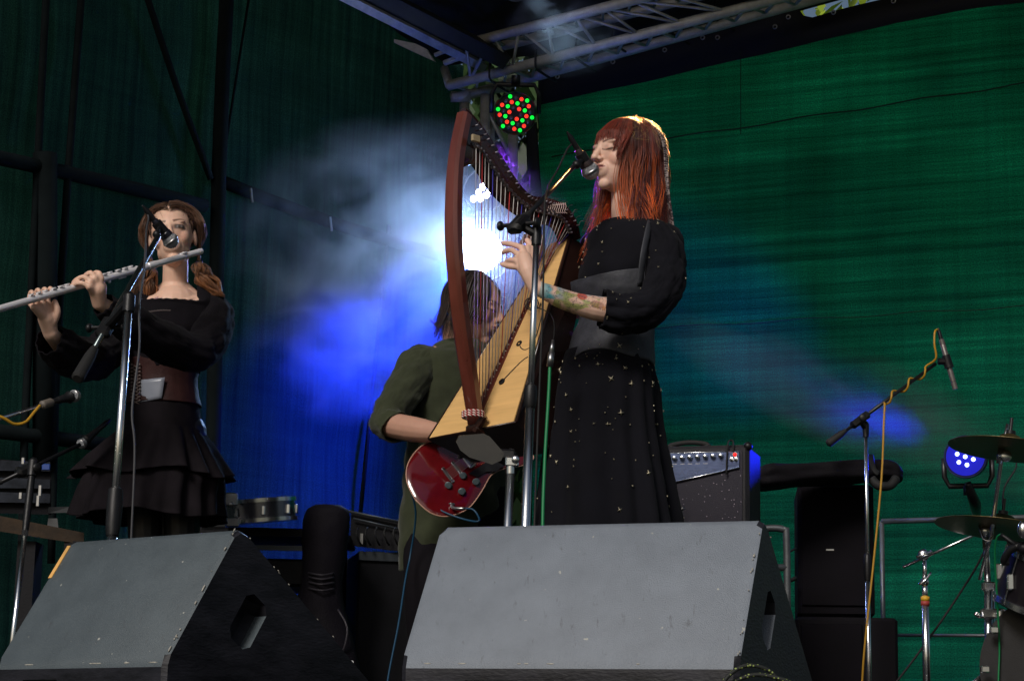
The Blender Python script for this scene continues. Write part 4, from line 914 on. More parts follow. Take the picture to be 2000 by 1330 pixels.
# hair
hb = MB(); hc = (0, -.030, .032)
def scalp(a, ph, k=1.0, rx=.090, ry=.118, rz=.100): return (hc[0] + rx * k * math.sin(ph) * math.sin(a), hc[1] + ry * k * math.sin(ph) * math.cos(a), hc[2] + rz * k * math.cos(ph))
R_ = math.radians
for cl in range(210):
    a0 = R_(ru(60, 305)) if random.random() > .02 else R_(ru(45, 60)); p00 = R_(ru(4, 55)); k00 = ru(.90, 1.02); dr_ = ru(-.010, .012); sw = ru(-.018, .018); wv = ru(0, 6.3); wf = ru(3, 8)
    near = a0 < math.pi; fr0 = math.cos(a0); org = (fr0 > -.25 and random.random() < .6) or random.random() < .15; g0 = ru(.5, 1.35)
    ze0 = (ru(-.33, -.19) if fr0 > .0 else ru(-.26, -.15)); spread = ru(.5, 1.4)
    for st_ in range(13):
        a = a0 + ru(-.09, .09) * spread; ph0 = p00 + ru(-.08, .08); k = k00 + ru(-.02, .02); pts = []
        for j in range(4): pts.append(H(*scalp(a, ph0 + (R_(96) - ph0) * j / 3, k * ru(.99, 1.01))))
        x, y, z = scalp(a, R_(96), k); ze = ze0 + ru(-.03, .03); jx, jy = ru(-.004, .004), ru(-.004, .004)
        for j in range(1, 8):
            q = j / 7; zz = z + (ze - z) * q
            fwd = ((.0 if near else .034 * q * q) if fr0 > .1 else -.006 * q) + sw * math.sin(q * 4); out = 1 + (-.10 * math.sin(q * 2.6) + .10 * q * q) + (.34 * q * q if near and fr0 > .0 else 0)
            cx = (x * out + dr_ * q + .005 * math.cos(wv + q * wf * 1.1)); cy = y + fwd + .005 * math.sin(wv + q * wf)
            pts.append(H(cx + jx * (1 + q) + ru(-.0012, .0012), cy + jy * (1 + q), zz))
        g = g0 * ru(.75, 1.25); root = (.14 * g, .015 * g, .008 * g)
        tip = (1.0 * g, .19 * g, .012) if org else (.20 * g, .022 * g, .012 * g)
        strand(hb, pts, ru(.0008, .0019), root, tip, 3)
for i in range(620):        # fringe
    a = R_(ru(-62, 62)); k = ru(.93, 1.03); ph0 = R_(ru(2, 28)); pts = []
    for j in range(4):
        x, y, z = scalp(a, ph0 + (R_(62) - ph0) * j / 3, k); pts.append(H(x, y + .0, z))
    ze = ru(-.004, .030) - .040 * (abs(a) > .75) * ru(.2, 1); x, y, z = scalp(a, R_(72), k, ry=.121)
    pts.append(H(x * 1.0, y + .001, z)); pts.append(H(x * 1.0 + ru(-.006, .006), max(y * .99, .083 - abs(x) * .2), ze))
    g = ru(.5, 1.4); strand(hb, pts, ru(.0007, .0018), (.22 * g, .026 * g, .012 * g), (.32 * g, .045 * g, .016 * g))
for i in range(280):        # flyaways on the crown, golden rim light put into their colour
    a = R_(ru(60, 320)); ph = R_(ru(0, 75)); q0 = scalp(a, ph, 1.0); q1 = scalp(a + ru(-.2, .2), ph + ru(.1, .3), ru(1.03, 1.12)); q2 = scalp(a + ru(-.4, .4), ph + ru(.2, .5), ru(1.03, 1.14))
    strand(hb, [H(*q0), H(*q1), H(*q2)], ru(.0005, .0009), (.45, .25, .08), (.6, .4, .12), 5, 3)
part('hair', hb, hairm, sg, True)
cap_ = MB(); cap_.sph(H(*hc), (.084, .111, .095), (SX, SY, SZ), 30, 20)
cap_.v = [v_ for v_ in cap_.v]
part('under_hair', cap_, mat('dark_red_hair', (.06, .010, .006), .6), sg, True)
br_ = MB()
for off, aa in ((0, 118), (.006, 124), (.010, 130)):
    pts = [H(*scalp(R_(aa - 22), R_(30), 1.06)), H(*scalp(R_(aa - 8), R_(58), 1.07)), H(*scalp(R_(aa), R_(88), 1.06)), H(.075 + off, -.108, -.06), H(.070 + off, -.125, -.13), H(.068 + off, -.140, -.19), H(.066 + off, -.142, -.245)]
    C = catmull(pts, 14); br_.tube(C, .0026, 6)
    for i, c in enumerate(C): br_.mi = int(random.random() < .6); br_.sph(c, .0032 + .0007 * random.random(), seg=7, rg=5)
    br_.mi = 0
part('braid', br_, [mat('grey_braid', (.30, .25, .24), .6), mat('dark_braid', (.03, .015, .02), .6)], sg, True)
# ============================================================ the flute player
ro = math.radians(9); FX = V((math.cos(ro), .10, math.sin(ro))).normalized(); FY = V((.06, -1, .08)).normalized(); FZ = FY.cross(FX).normalized(); FX = FZ.cross(FY).normalized()
ff = (P(337, 466, 6.98), FX, FY, FZ); H2 = lambda x, y, z: loc2w(ff, (x, y, z))
fp = thing('person', P(310, 1400, 7.0), 'brown-haired woman in a black ruffled skirt and brown corset playing the flute', 'person')
mb = MB(); headshape(mb, ff, .92)
mb.tube([H2(0, -.01, -.03), H2(0, -.01, -.09), p(342, 552, 7.0), p(342, 578, 7.0)], [.050, .043, .043, .066], 20, 3)
mb.cap([p(268, 614, 7.0), p(342, 588, 6.99), p(414, 610, 7.0)], [.038, .055, .038], 16, 3)
for ex, e2 in ((334, 296), (352, 384)): mb.cap([p(ex, 592, 6.895), p((ex + e2) / 2, 586, 6.905), p(e2, 584, 6.935)], [.009, .008, .007], 10)
for ex in (292, 388): mb.cap([p(342, 556, 7.0), p(ex, 596, 7.01)], [.034, .034], 14)
for x, y, r in ((342, 604, .088), (306, 616, .078), (378, 616, .078)): mb.sph(p(x, y, 6.975), (r, r * 1.0, r * .9))
mb.tube([p(342, 595, 7.0), p(334, 640, 7.0), p(318, 745, 7.0), p(318, 800, 7.0), p(318, 850, 7.0)], [.09, .095, .075, .085, .09], 24, 4)
for sx in (285, 355): mb.cap([p(sx, 850, 7.0), p(sx, 1090, 6.98), p(sx, 1370, 7.0)], [.085, .055, .042], 14, 3); mb.cap([p(sx, 1398, 7.0), p(sx, 1404, 6.86)], [.036, .032], 12)
mb.cap([p(416, 616, 7.0), p(414, 660, 6.88), p(376, 692, 6.75)], [.036, .036, .034], 14, 3)
mb.cap([p(376, 692, 6.75), p(280, 640, 6.58), p(194, 592, 6.41)], [.036, .034, .0225], 14, 3)
mb.cap([p(262, 618, 7.0), p(222, 665, 6.92), p(186, 708, 6.76)], [.044, .042, .036], 14, 3)
mb.cap([p(186, 708, 6.76), p(138, 690, 6.55), p(99, 652, 6.36)], [.036, .034, .023], 14, 3)
def fl_at(x, up_=0, off=0):
    q = (392 - x) / 444; c = FA + (FB - FA) * q; return c
w1_ = p(194, 592, 6.41)
mb.cap([w1_, p(190, 566, 6.385)], [.0235, .028], 14)
kn = [p(197, 544, 6.375), p(186, 543, 6.365), p(177, 550, 6.355), p(174, 560, 6.35)]
for k_ in kn: mb.cap([p(190, 575, 6.39), k_], [.018, .0115], 12)
finger(0, [kn[0], p(194, 534, 6.375), p(185, 534, 6.40), p(178, 544, 6.415)])
finger(0, [kn[1], p(177, 533, 6.365), p(167, 539, 6.38), p(161, 548, 6.395)])
finger(0, [kn[2], p(164, 541, 6.355), p(151, 546, 6.365), p(143, 552, 6.385)], .009)
finger(0, [kn[3], p(160, 553, 6.345), p(149, 554, 6.355), p(140, 557, 6.37)], .0085, .006)
finger(0, [p(200, 575, 6.41), p(203, 560, 6.43), p(196, 550, 6.44)], .011, .008)
w3_ = p(98, 648, 6.36)
mb.cap([w3_, p(92, 622, 6.34)], [.024, .029], 14)
for (kx, ky), (tx, ty), (mx_, my_) in (((66, 600), (64, 573), (57, 588)), ((75, 596), (77, 569), (69, 581)), ((85, 594), (90, 567), (82, 578)), ((95, 596), (101, 566), (94, 577))):
    dz_ = 6.10 + (6.74 - 6.10) * (tx + 52) / 444
    mb.cap([p(90, 622, 6.335), p(kx, ky, dz_ + .015)], [.019, .0115], 12)
    finger(0, [p(kx, ky, dz_ + .015), p(mx_, my_ + 2, dz_ + .024), p((tx + mx_) / 2, ty - 2, dz_ + .02), p(tx, ty, dz_ - .002)], .0088, .0068)
finger(0, [p(104, 630, 6.34), p(112, 610, 6.33), p(107, 590, 6.325)], .0125, .0095)
def tights(c, A):
    zt = P(318, 800, 7.0).z; c[A[:, 2] < zt] = (.008, .008, .010)
    q = P(300, 602, 6.90); d_ = np.linalg.norm(A - np.array(q), axis=1)
    for i in np.where(d_ < .045)[0]:
        if abs(noise.noise(V(A[i] * 45))) < .12: c[i] = c[i] * .35 + np.array((.16, .09, .18)) * .65
    return c
person_body(fp, mb, ff, (.74, .47, .35), (.45, .10, .09), (.03, .018, .012), (.07, .035, .02), False, tights, .0032)
def s2_(x, y, rx, ry, d=7.0): return (P(x, y, d), V((rx, 0, 0)), V((0, ry, 0)))
def frt(th): q = max(0, min(1, (-math.sin(th) - .45) / .35)); return q * q * (3 - 2 * q)
def neckz(th, t):
    s_ = max(0, 1 - t * 3.0); return -s_ * .085 * frt(th) + s_ * .003 * math.sin(th * 60)
def neckf(th, t): return max(0, 1 - t * 3.0) * .42 * frt(th) + .02 * nz(V((math.cos(th), math.sin(th), t * 3)), 2.6) + .008 * math.sin(th * 26) * abs(t - .3)
blk2 = mat('black_cotton', (.006, .005, .007), .9, spec=.10, bump=.3, bscale=450, var=.25, vscale=10, sheen=.02)
cloth('blouse', [s2_(344, 556, .086, .078), s2_(343, 580, .138, .106), s2_(340, 618, .160, .130), s2_(334, 655, .150, .138), s2_(324, 700, .126, .112), s2_(320, 725, .118, .104)], blk2, fp, 96, 8, neckf, neckz, wr=.004)
cb = mat('brown_corset', (.034, .012, .011), .6, spec=.2, bump=.3, bscale=200, var=.25, vscale=12)
o = cloth('corset', [s2_(320, 706, .122, .108), s2_(317, 740, .116, .100), s2_(318, 770, .118, .104), s2_(319, 792, .126, .110)], cb, fp, 96, 8, seam, lambda th, t: -.010 * t * math.cos(th * 2) * 0, sol=.005)
m_ = MB(); pa_ = []
for (x, y) in ((275, 742), (322, 737), (316, 778), (270, 786)): pa_.append((x, y))
rr_ = []
for j in range(7):
    row = []
    for i in range(7):
        u, v_ = i / 6, j / 6; a = (pa_[0][0] + (pa_[1][0] - pa_[0][0]) * u, pa_[0][1] + (pa_[1][1] - pa_[0][1]) * u); b = (pa_[3][0] + (pa_[2][0] - pa_[3][0]) * u, pa_[3][1] + (pa_[2][1] - pa_[3][1]) * u)
        x, y = a[0] + (b[0] - a[0]) * v_, a[1] + (b[1] - a[1]) * v_
        q = max(-.95, min(.95, (x - 318) / 70)); row.append(P(x, y, 7.0 - .104 * math.sqrt(1 - q * q) - .012 - .002 * nz(V((x, y, 0)), .15)))
    rr_.append(row)
m_.rings(rr_, False, False); part('satin_panel', m_, mat('grey_satin', (.22, .24, .29), .32, sheen=.4), fp, True, sol=.003)
m_ = MB()
for j in range(11):
    y = 712 + j * 7; 
    for (xa, xb) in ((258, 272), (272, 258)):
        m_.tube([P(xa, y, 6.905 + .012 * (xa < 265)), P(xb, y + 7, 6.905 + .012 * (xb < 265))], .0016, 5)
    for x in (257, 273): m_.sph(P(x, y, 6.90 + .010 * (x < 265)), .0038, seg=8, rg=6)
part('lacing', m_, mat('lace_cord', (.16, .12, .11), .4, metal=.3), fp, True)
m_ = MB(); pts = []
for k in range(90):
    q = k / 89; x = 286 + 70 * q; pts.append(P(x, 609 - 4 * math.sin(q * 3.1) + 2.2 * abs(math.sin(k * .9)), 6.868 + .05 * (q - .5) ** 2))
m_.tube(pts, .0028, 5); part('lace_trim', m_, mat('lace_trim', (.06, .045, .045), .8), fp, True)
tier = lambda amp: (lambda th, t: amp * t ** .7 * (math.sin(th * 14 + 2.5 * math.sin(th * 2 + 1)) + .5 * math.sin(th * 23)) * .5 + .02 * t * nz(V((math.cos(th), math.sin(th), 0)), 3))
fsk = mat('washed_black_cloth', (.009, .007, .009), .9, spec=.12, bump=.4, bscale=350, var=.4, vscale=16)
cloth('skirt', [s2_(319, 786, .118, .104), s2_(318, 815, .126, .115), s2_(316, 845, .138, .130)], fsk, fp, 90, 6, None, wr=.003)
cloth('skirt_tier', [s2_(316, 838, .134, .126), s2_(312, 860, .165, .155), s2_(303, 895, .215, .195), s2_(296, 932, .262, .235)], fsk, fp, 160, 8, tier(.13), lambda th, t: .012 * t * math.sin(th * 5 + 1), wr=.003)
cloth('skirt_tier', [s2_(312, 880, .165, .16), s2_(302, 930, .225, .21), s2_(292, 975, .240, .225), s2_(288, 1012, .250, .235)], fsk, fp, 160, 8, tier(.12), lambda th, t: .010 * t * math.sin(th * 4 + 2), wr=.003)
sleeve(fp, [p(396, 582, 7.02), p(418, 606, 7.0), p(414, 650, 6.90), p(384, 688, 6.78), p(320, 668, 6.65), p(250, 630, 6.52), p(202, 594, 6.42)], [.04, .058, .062, .062, .062, .058, .034], blk2, puck=.08)
sleeve(fp, [p(280, 590, 7.02), p(255, 616, 7.0), p(222, 665, 6.93), p(190, 698, 6.80), p(150, 700, 6.62), p(116, 680, 6.44), p(95, 664, 6.38)], [.04, .056, .060, .066, .066, .058, .046], blk2, puck=.08)
hb = MB()
def sweep(y, s, psi, k=1.0, rx=.082, rz=.090):
    w_ = math.sqrt(max(.02, 1 - ((y + .012) / .112) ** 2)); return (s * rx * k * w_ * math.sin(psi) * 1.05, y, .030 + rz * k * w_ * math.cos(psi))
for cl in range(150):
    s = random.choice((-1, 1)); y0 = ru(-.105, .082); k0_ = ru(.95, 1.12) + .03 * (y0 < 0); ps0 = R_(ru(0, 9)); pe = R_(92) if y0 > .02 else R_(105)
    bu = ru(.0, .09) * (1 - max(0, min(1, (y0 - .02) / .05))); g0 = ru(.30, 1.9); wv = ru(0, 6.3); wa = ru(.001, .006); jz = ru(-.014, .014)
    for st_ in range(11):
        y = y0 + ru(-.006, .006); k = k0_ + ru(-.012, .012); pts = []; fw_ = max(0, (y - .045) / .035)
        for j in range(6):
            q = j / 5; yy = y - .050 * fw_ * q - .02 * q * (y > .0) + wa * math.sin(wv + q * 8); xx, y_, zz = sweep(max(-.115, min(.095, yy)), s, ps0 + (pe - ps0) * q, k * (1 + bu * math.sin(q * 2.3)) + wa * math.cos(wv + q * 9)); pts.append(H2(xx + s * .012 * q, y_, zz))
        gx, gy, gz = s * .076, -.030, -.088
        pts.append(H2(gx + s * (.006 + jz * .4), gy + jz, -.05)); pts.append(H2(gx + ru(-.008, .008), gy + ru(-.012, .012), gz))
        g = g0 * ru(.8, 1.2); strand(hb, pts, ru(.0008, .0018), (.11 * g, .048 * g, .022 * g), (.17 * g, .072 * g, .030 * g), 3, 4, .6)
for s, c0, n in ((-1, [(288, 538), (283, 565), (280, 602)], 480), (1, [(392, 526), (404, 550), (426, 577)], 520)):
    for i in range(n):
        if i % 9 == 0: gcl = ru(.3, 2.0); anc = [ru(0, 6.28) for _ in range(3)]; wc = [ru(.3, 1) for _ in range(3)]
        q0 = ru(-1, 1); q1 = ru(-1, 1); pts = [H2(s * .078 + q0 * .008, -.03 + q1 * .01, -.086)]
        for j, (x, y) in enumerate(c0):
            w_ = (.038, .046, .024)[j]; b_ = P(x, y, 6.96); an = anc[j] + ru(-.25, .25); pts.append(b_ + V((math.cos(an) * w_ * wc[j], math.sin(an) * w_ * .8 * wc[j], ru(-.006, .006))))
        g = gcl * ru(.8, 1.2); strand(hb, pts, ru(.0008, .0020), (.16 * g, .065 * g, .024 * g), (.30 * g, .11 * g, .03 * g), 5, 4, .4)
for i in range(520):
    s = random.choice((-1, 1)); y = ru(-.1, .06); q = ru(0, 1.6); a = H2(*sweep(y, s, q, 1.0)); b_ = H2(*sweep(y + ru(-.03, .03), s, q + ru(0, .4), ru(1.08, 1.2))); c = H2(*sweep(y + ru(-.05, .05), s, q + ru(.2, .8), ru(1.1, 1.3)))
    strand(hb, [a, b_, c], .0008, (.22, .10, .06), (.26, .12, .07), 4, 3)
part('hair', hb, hairm, fp, True)
m_ = MB(); m_.sph(H2(0, -.020, .034), (.079, .094, .092), (FX, FY, FZ), 30, 20); part('under_hair', m_, mat('dark_brown_hair', (.035, .016, .009), .7), fp, True)
m_ = MB()
for s in (-1, 1): m_.sph(H2(s * .078, -.03, -.086), (.013, .013, .009), (FX, FY, FZ))
part('hair_tie', m_, black, fp, True)
# ============================================================ the guitarist
GY = V((.90, -.30, -.22)).normalized(); GX = V((-.30, -.95, .0)).normalized(); GZ = GY.cross(GX).normalized()
if GZ.z < 0: GZ = -GZ
GX = GZ.cross(GY).normalized()
fg = (P(926, 606, 7.05), GX, GY, GZ); H3 = lambda x, y, z: loc2w(fg, (x, y, z))
gp = thing('person', P(890, 1400, 7.05), 'guitarist in a dark green jacket bent over behind the harp', 'person')
mb = MB(); headshape(mb, fg, 1.05)
mb.tube([H3(0, -.02, -.03), H3(0, -.03, -.10), p(908, 682, 7.06), p(905, 710, 7.08)], [.062, .058, .060, .08], 20, 3)
mb.cap([p(822, 712, 6.98), p(905, 706, 7.08), p(985, 715, 7.12)], [.055, .065, .055], 16, 3)
mb.tube([p(903, 705, 7.08), p(898, 780, 7.08), p(893, 880, 7.08), p(890, 960, 7.08)], [.09, .10, .095, .10], 24, 4)
for sx, kx in ((850, 838), (930, 940)): mb.cap([p(sx, 965, 7.08), p(kx, 1170, 6.96), p(sx, 1375, 7.1)], [.09, .06, .045], 14, 3); mb.cap([p(sx, 1400, 7.1), p(sx, 1408, 6.96)], [.038, .034], 12)
mb.cap([p(818, 715, 6.96), p(785, 770, 6.90), p(756, 828, 6.84)], [.05, .046, .040], 14, 3)
mb.cap([p(756, 828, 6.84), p(805, 838, 6.74), p(868, 846, 6.64)], [.042, .042, .028], 14, 3)
w_g = p(870, 846, 6.64); mb.cap([w_g, p(892, 862, 6.63)], [.026, .030])
for k, (x, y) in enumerate(((915, 872), (912, 882), (905, 890), (898, 893))): mb.cap([p(890, 862, 6.63), p((890 + x) / 2 + 6, (862 + y) / 2, 6.61), p(x, y, 6.62)], [.015, .011, .008], 12, 3)
mb.cap([p(886, 856, 6.62), p(905, 862, 6.60), p(918, 872, 6.61)], [.013, .011, .009], 12, 3)
mb.cap([p(988, 718, 7.1), p(1040, 770, 7.05), p(1080, 826, 6.95)], [.05, .046, .040], 14, 3)
mb.cap([p(1080, 826, 6.95), p(1068, 815, 6.85), p(1052, 812, 6.78)], [.040, .034, .027], 14, 3)
for k in range(4): mb.cap([p(1052, 814, 6.78), p(1046 + k * 9, 792 - k * 2, 6.74), p(1038 + k * 9, 786 - k * 4, 6.70), p(1036 + k * 9, 796 - k * 5, 6.685)], [.014, .010, .009, .008], 12, 3)
mb.cap([p(1056, 816, 6.78), p(1040, 812, 6.74)], [.014, .010])
def trous(c, A): c[A[:, 2] < P(890, 900, 7).z] = (.010, .010, .012); return c
person_body(gp, mb, fg, (.50, .28, .20), (.30, .09, .08), (.03, .02, .01), (.03, .018, .012), True, trous, .0036)
jm = mat('olive_jersey', (.034, .040, .021), .9, spec=.15, bump=.3, bscale=400, var=.2, vscale=12, sheen=.15)
JX, JY = V((.86, .5, 0)), V((-.5, .86, 0))
def s3_(x, y, rx, ry, d=7.07): return (P(x, y, d), JX * rx, JY * ry)
wrf = lambda th, t: .05 * nz(V((math.cos(th) * 1.1, math.sin(th) * 1.1, t * 4)), 2.0) + .025 * math.sin(th * 8 + t * 3) * t
cloth('jacket', [s3_(905, 668, .075, .075), s3_(903, 688, .125, .10), s3_(902, 706, .190, .125), s3_(900, 760, .190, .145), s3_(898, 830, .180, .150), s3_(893, 900, .178, .155), s3_(890, 980, .185, .160), s3_(884, 1050, .180, .158), s3_(876, 1108, .165, .145)], jm, gp, 110, 7, wrf, lambda th, t: .02 * math.sin(th * 3 + 2) * max(0, t - .8) * 5, wr=.011)
for sx, kx in ((850, 838), (930, 940)): m_ = MB(); m_.tube([p(sx + 4, 950, 7.08), p((sx + kx) / 2, 1060, 7.02), p(kx, 1170, 6.96), p(sx, 1385, 7.1)], [.105, .095, .08, .065], 24, 6); part('trouser_leg', m_, mat('trouser_black', (.006, .005, .007), .9, spec=.12), gp, True)
m_ = MB(); m_.tube([p(914, 690, 6.945), p(935, 730, 6.90), p(950, 820, 6.88), p(958, 900, 6.88)], [.04, .05, .045, .04], 12, 4, flat=.3, ref=V((0, -1, 0))); part('tshirt', m_, mat('dark_shirt', (.012, .012, .02), .85), gp, True)
sleeve(gp, [p(842, 696, 7.0), p(820, 714, 6.97), p(798, 750, 6.93), p(770, 795, 6.87), p(757, 824, 6.84), p(775, 836, 6.80)], [.045, .066, .064, .058, .056, .050], jm, puck=.09, freq=3)
sleeve(gp, [p(965, 700, 7.12), p(990, 720, 7.1), p(1030, 765, 7.06), p(1076, 820, 6.96), p(1070, 815, 6.88)], [.05, .062, .058, .054, .045], jm, puck=.07)
hb = MB()
for i in range(520):
    a = R_(ru(40, 320)); ph0 = R_(ru(4, 62)); k = ru(.94, 1.04); pts = []
    sc2 = lambda a, ph, k: (.084 * k * math.sin(ph) * math.sin(a), -.016 + .106 * k * math.sin(ph) * math.cos(a), .034 + .100 * k * math.cos(ph))
    for j in range(4): pts.append(H3(*sc2(a, ph0 + (R_(96) - ph0) * j / 3, k)))
    x, y, z = sc2(a, R_(96), k); ze = ru(-.15, -.08) * (1 if math.cos(a) < .3 else .55); fl_ = ru(0, .03)
    b_ = H3(x, y, z)
    for j in range(1, 4):
        q = j / 3; pts.append(b_ + V((0, 0, (ze - z * 0) * q)) + (H3(x, y, 0) - H3(0, 0, 0)) * (fl_ * 6 * q * q * .3) + V((-.02 * q * q, 0, 0)))
    g = ru(.5, 1.4); strand(hb, pts, ru(.0018, .004), (.028 * g, .014 * g, .008 * g), (.045 * g, .022 * g, .012 * g))
for i in range(40):
    b_ = P(868, 632, 7.08); strand(hb, [b_ + V((ru(0, .02), ru(-.03, .03), ru(0, .04))), b_ + V((-.02, ru(-.02, .02), ru(-.02, .01))), P(840 + ru(-3, 8), 626 + ru(-6, 6), 7.08)], .0009, (.10, .07, .05), (.14, .1, .08), 4, 3)
part('hair', hb, hairm, gp, True)
# guitar
e_, n_ = (.80, -.60), (.60, .80)
gt = thing('electric_guitar', P(878, 990, 6.66), 'glossy cherry red electric guitar hanging behind the harp base', 'guitar')
def G(u, v_, h=0):
    x = 878 + e_[0] * u + n_[0] * v_; y = 925 + e_[1] * u + n_[1] * v_; return P(x, y, 6.66 + (u / 1500) + (990 - y) * .0004 - h)
ol = [(-85, 0), (-77, -38), (-54, -65), (-14, -77), (28, -68), (62, -52), (96, -58), (124, -72), (146, -74), (150, -58), (132, -40), (118, -22), (116, 22), (132, 42), (152, 62), (150, 76), (126, 74), (96, 58), (64, 52), (30, 66), (-12, 77), (-54, 65), (-77, 38)]
O_ = [(v_.x, v_.y) for v_ in catmull([V((*q, 0)) for q in ol + [ol[0]]], 4)][:-1]
m_ = MB()
def shr(k): return [(x + (10 - x) * k, y * (1 - k)) for x, y in O_]
m_.rings([[G(x, y, -.034) for x, y in shr(.06)], [G(x, y, -.028) for x, y in shr(0)], [G(x, y, -.006) for x, y in shr(0)], [G(x, y, 0) for x, y in shr(.05)], [G(x, y, .003) for x, y in shr(.13)], [G(x, y, .007) for x, y in shr(.4)], [G(x, y, .009) for x, y in shr(.8)]])
part('body', m_, mat('cherry_lacquer', (.10, .004, .006), .10, coat=1, var=.3, vscale=8), gt, 60)
m_ = MB(); m_.tube([G(x, y, -.003) for x, y in shr(.012)] + [G(*shr(.012)[0], -.003)], .0022, 6); part('binding', m_, mat('cream_binding', (.45, .25, .18), .4), gt, True)
m_ = MB(); m_.rings([[G(60, -14, .014), G(60, 14, .014), G(60, 14, -.006), G(60, -14, -.006)], [G(330, -10, .012), G(330, 10, .012), G(330, 10, -.006), G(330, -10, -.006)]]); part('neck', m_, wood_brown, gt, False)
m_ = MB()
for k in range(16): u = 100 + 230 * (1 - .945 ** (k * 1.3)) / (1 - .945 ** 20.8); m_.tube([G(u, -12, .0145), G(u, 12, .0145)], .0011, 5)
part('frets', m_, steel, gt, True)
m_ = MB()
for k in range(6): m_.tube([G(-8, -10 + 4 * k, .016), G(330, -7 + 2.8 * k, .0165)], .0006, 4)
part('strings', m_, steel, gt, True)
m_ = MB(); m_.box(G(330, 0, .002), .05, .012, .10, X=(G(0, 20) - G(0, 0)), Z=(G(20, 0) - G(0, 0)), Y=(G(0, 0, .1) - G(0, 0))); m_ = MB(); m_.rings([[G(328, -12, .01), G(328, 12, .01), G(328, 12, -.006), G(328, -12, -.006)], [G(345, -22, .008), G(345, 22, .008), G(345, 22, -.006), G(345, -22, -.006)], [G(415, -24, .004), G(415, 24, .004), G(415, 24, -.008), G(415, -24, -.008)]]); part('headstock', m_, blackm, gt, 20)
for u in (-4, 18):
    m_ = MB(); m_.box(G(u, 0, .012), .062 if u < 0 else .056, .008, .012, X=(G(0, 20) - G(0, 0)), Z=(G(20, 0) - G(0, 0)), Y=(G(0, 0, .1) - G(0, 0)), bev=.003); part('bridge', m_, chrome, gt)
for u in (46, 86): m_ = MB(); m_.box(G(u, 0, .010), .056, .010, .030, X=(G(0, 20) - G(0, 0)), Z=(G(20, 0) - G(0, 0)), Y=(G(0, 0, .1) - G(0, 0)), bev=.003); part('humbucker', m_, chrome, gt)
nn = (G(0, 0, .1) - G(0, 0)).normalized()
for x, y in ((904, 929), (876, 948), (902, 960), (930, 941)):
    c = P(x, y, 6.64) ; dx, dy = x - 878, y - 925; c = G(dx * e_[0] + dy * e_[1], dx * n_[0] + dy * n_[1], .008)
    m_ = MB(); m_.lathe(c, nn, [(0, .0125), (.004, .0125), (.006, .0095), (.014, .009), (.0145, .001)], 18); part('knob', m_, mat('grey_knob', (.05, .07, .08), .25, spec=.7), gt)
m_ = MB(); m_.rings([[G(x, y, .010) for x, y in ((30, 22), (95, 26), (98, 48), (78, 52), (60, 40), (40, 38))], [G(x, y, .013) for x, y in ((30, 22), (95, 26), (98, 48), (78, 52), (60, 40), (40, 38))]]); part('pickguard', m_, black, gt)
m_ = MB(); m_.tube([P(883, 984, 6.63), P(884, 991, 6.62), P(898, 993, 6.60), P(908, 993, 6.60)], .0055, 10, 2); m_.lathe(P(882, 984, 6.64), V((0, -.3, -1)), [(0, .011), (.004, .011)], 14); part('jack_plug', m_, steel, gt, True)
cable('guitar_cable', [P(908, 993, 6.60), P(922, 994, 6.59), P(932, 1004, 6.58), P(934, 1018, 6.56), P(900, 1012, 6.6), P(860, 996, 6.62), P(825, 972, 6.64), P(805, 948, 6.65), P(796, 936, 6.72), P(812, 1000, 6.8), P(802, 1080, 6.85), P(792, 1130, 6.8), P(778, 1220, 6.7), P(757, 1330, 6.6), P(750, 1420, 6.5)], .0032, mat('blue_cable', (.0, .04, .09), .5), 'thin blue guitar cable looping under the red guitar and down to the floor', 6)
# ------------------------------------------------------------------ backline on the right
def quadbox(a, b, c, depth, yaw_n):   # front face from three corners TL, TR, and height, extruded back
    pass
def crate(name, px0, px1, pyt, pyb, d, yaw, depth, m, label, cat, bev=.012, extra=None):
    """box whose front face's bottom left and right edges are seen at px0..px1; yaw>0 turns its right end toward us"""
    a = P(px0, pyb, d); w_ = V((math.cos(yaw), -math.sin(yaw), 0)); n = V((math.sin(yaw), math.cos(yaw), 0))
    tp = P(px0, pyt, d); h = tp.z - a.z; W = (px1 - px0) / (F / d) / max(.3, math.cos(yaw)); W *= 1
    t = thing(name, a + w_ * W / 2 + n * depth / 2, label, cat); m_ = MB(); m_.box(a + w_ * W / 2 + n * depth / 2 + V((0, 0, h / 2)), W, depth, h, X=w_, Y=n, bev=bev); part('cabinet', m_, m, t, 30)
    return t, a, w_, n, W, h
zf = 0
ad = 7.7
t, a, w_, n, W, h = crate('guitar_amplifier', 1252, 1456, 872, 1100, ad, math.radians(17), .24, mat('amp_vinyl', (.012, .011, .014), .5, bump=.5, bscale=700, var=.2), 'black guitar amplifier with a slanted metallic control panel and chrome knobs', 'amplifier', .014)
Z = V((0, 0, 1)); fr0 = a - n * .001
def AF(u, v_, o=0): return a + w_ * (W * u) + Z * (h * v_) - n * o
m_ = MB(); m_.rings([[AF(.06, .02, -.01), AF(.94, .02, -.01), AF(.94, .95, -.01), AF(.06, .95, -.01)], [AF(.06, .02, .004), AF(.94, .02, .004), AF(.94, .95, .004), AF(.06, .95, .004)]])
gm = mat('glitter_grille', (.012, .009, .020), .6, bump=.5, bscale=500)
N = gm.node_tree.nodes; L = gm.node_tree.links; tc = N.new('ShaderNodeTexCoord'); vo = N.new('ShaderNodeTexVoronoi'); vo.inputs['Scale'].default_value = 95; L.new(tc.outputs['Object'], vo.inputs[0])
r = N.new('ShaderNodeMapRange'); L.new(vo.outputs['Distance'], r.inputs[0]); r.inputs[1].default_value = .16; r.inputs[2].default_value = .10
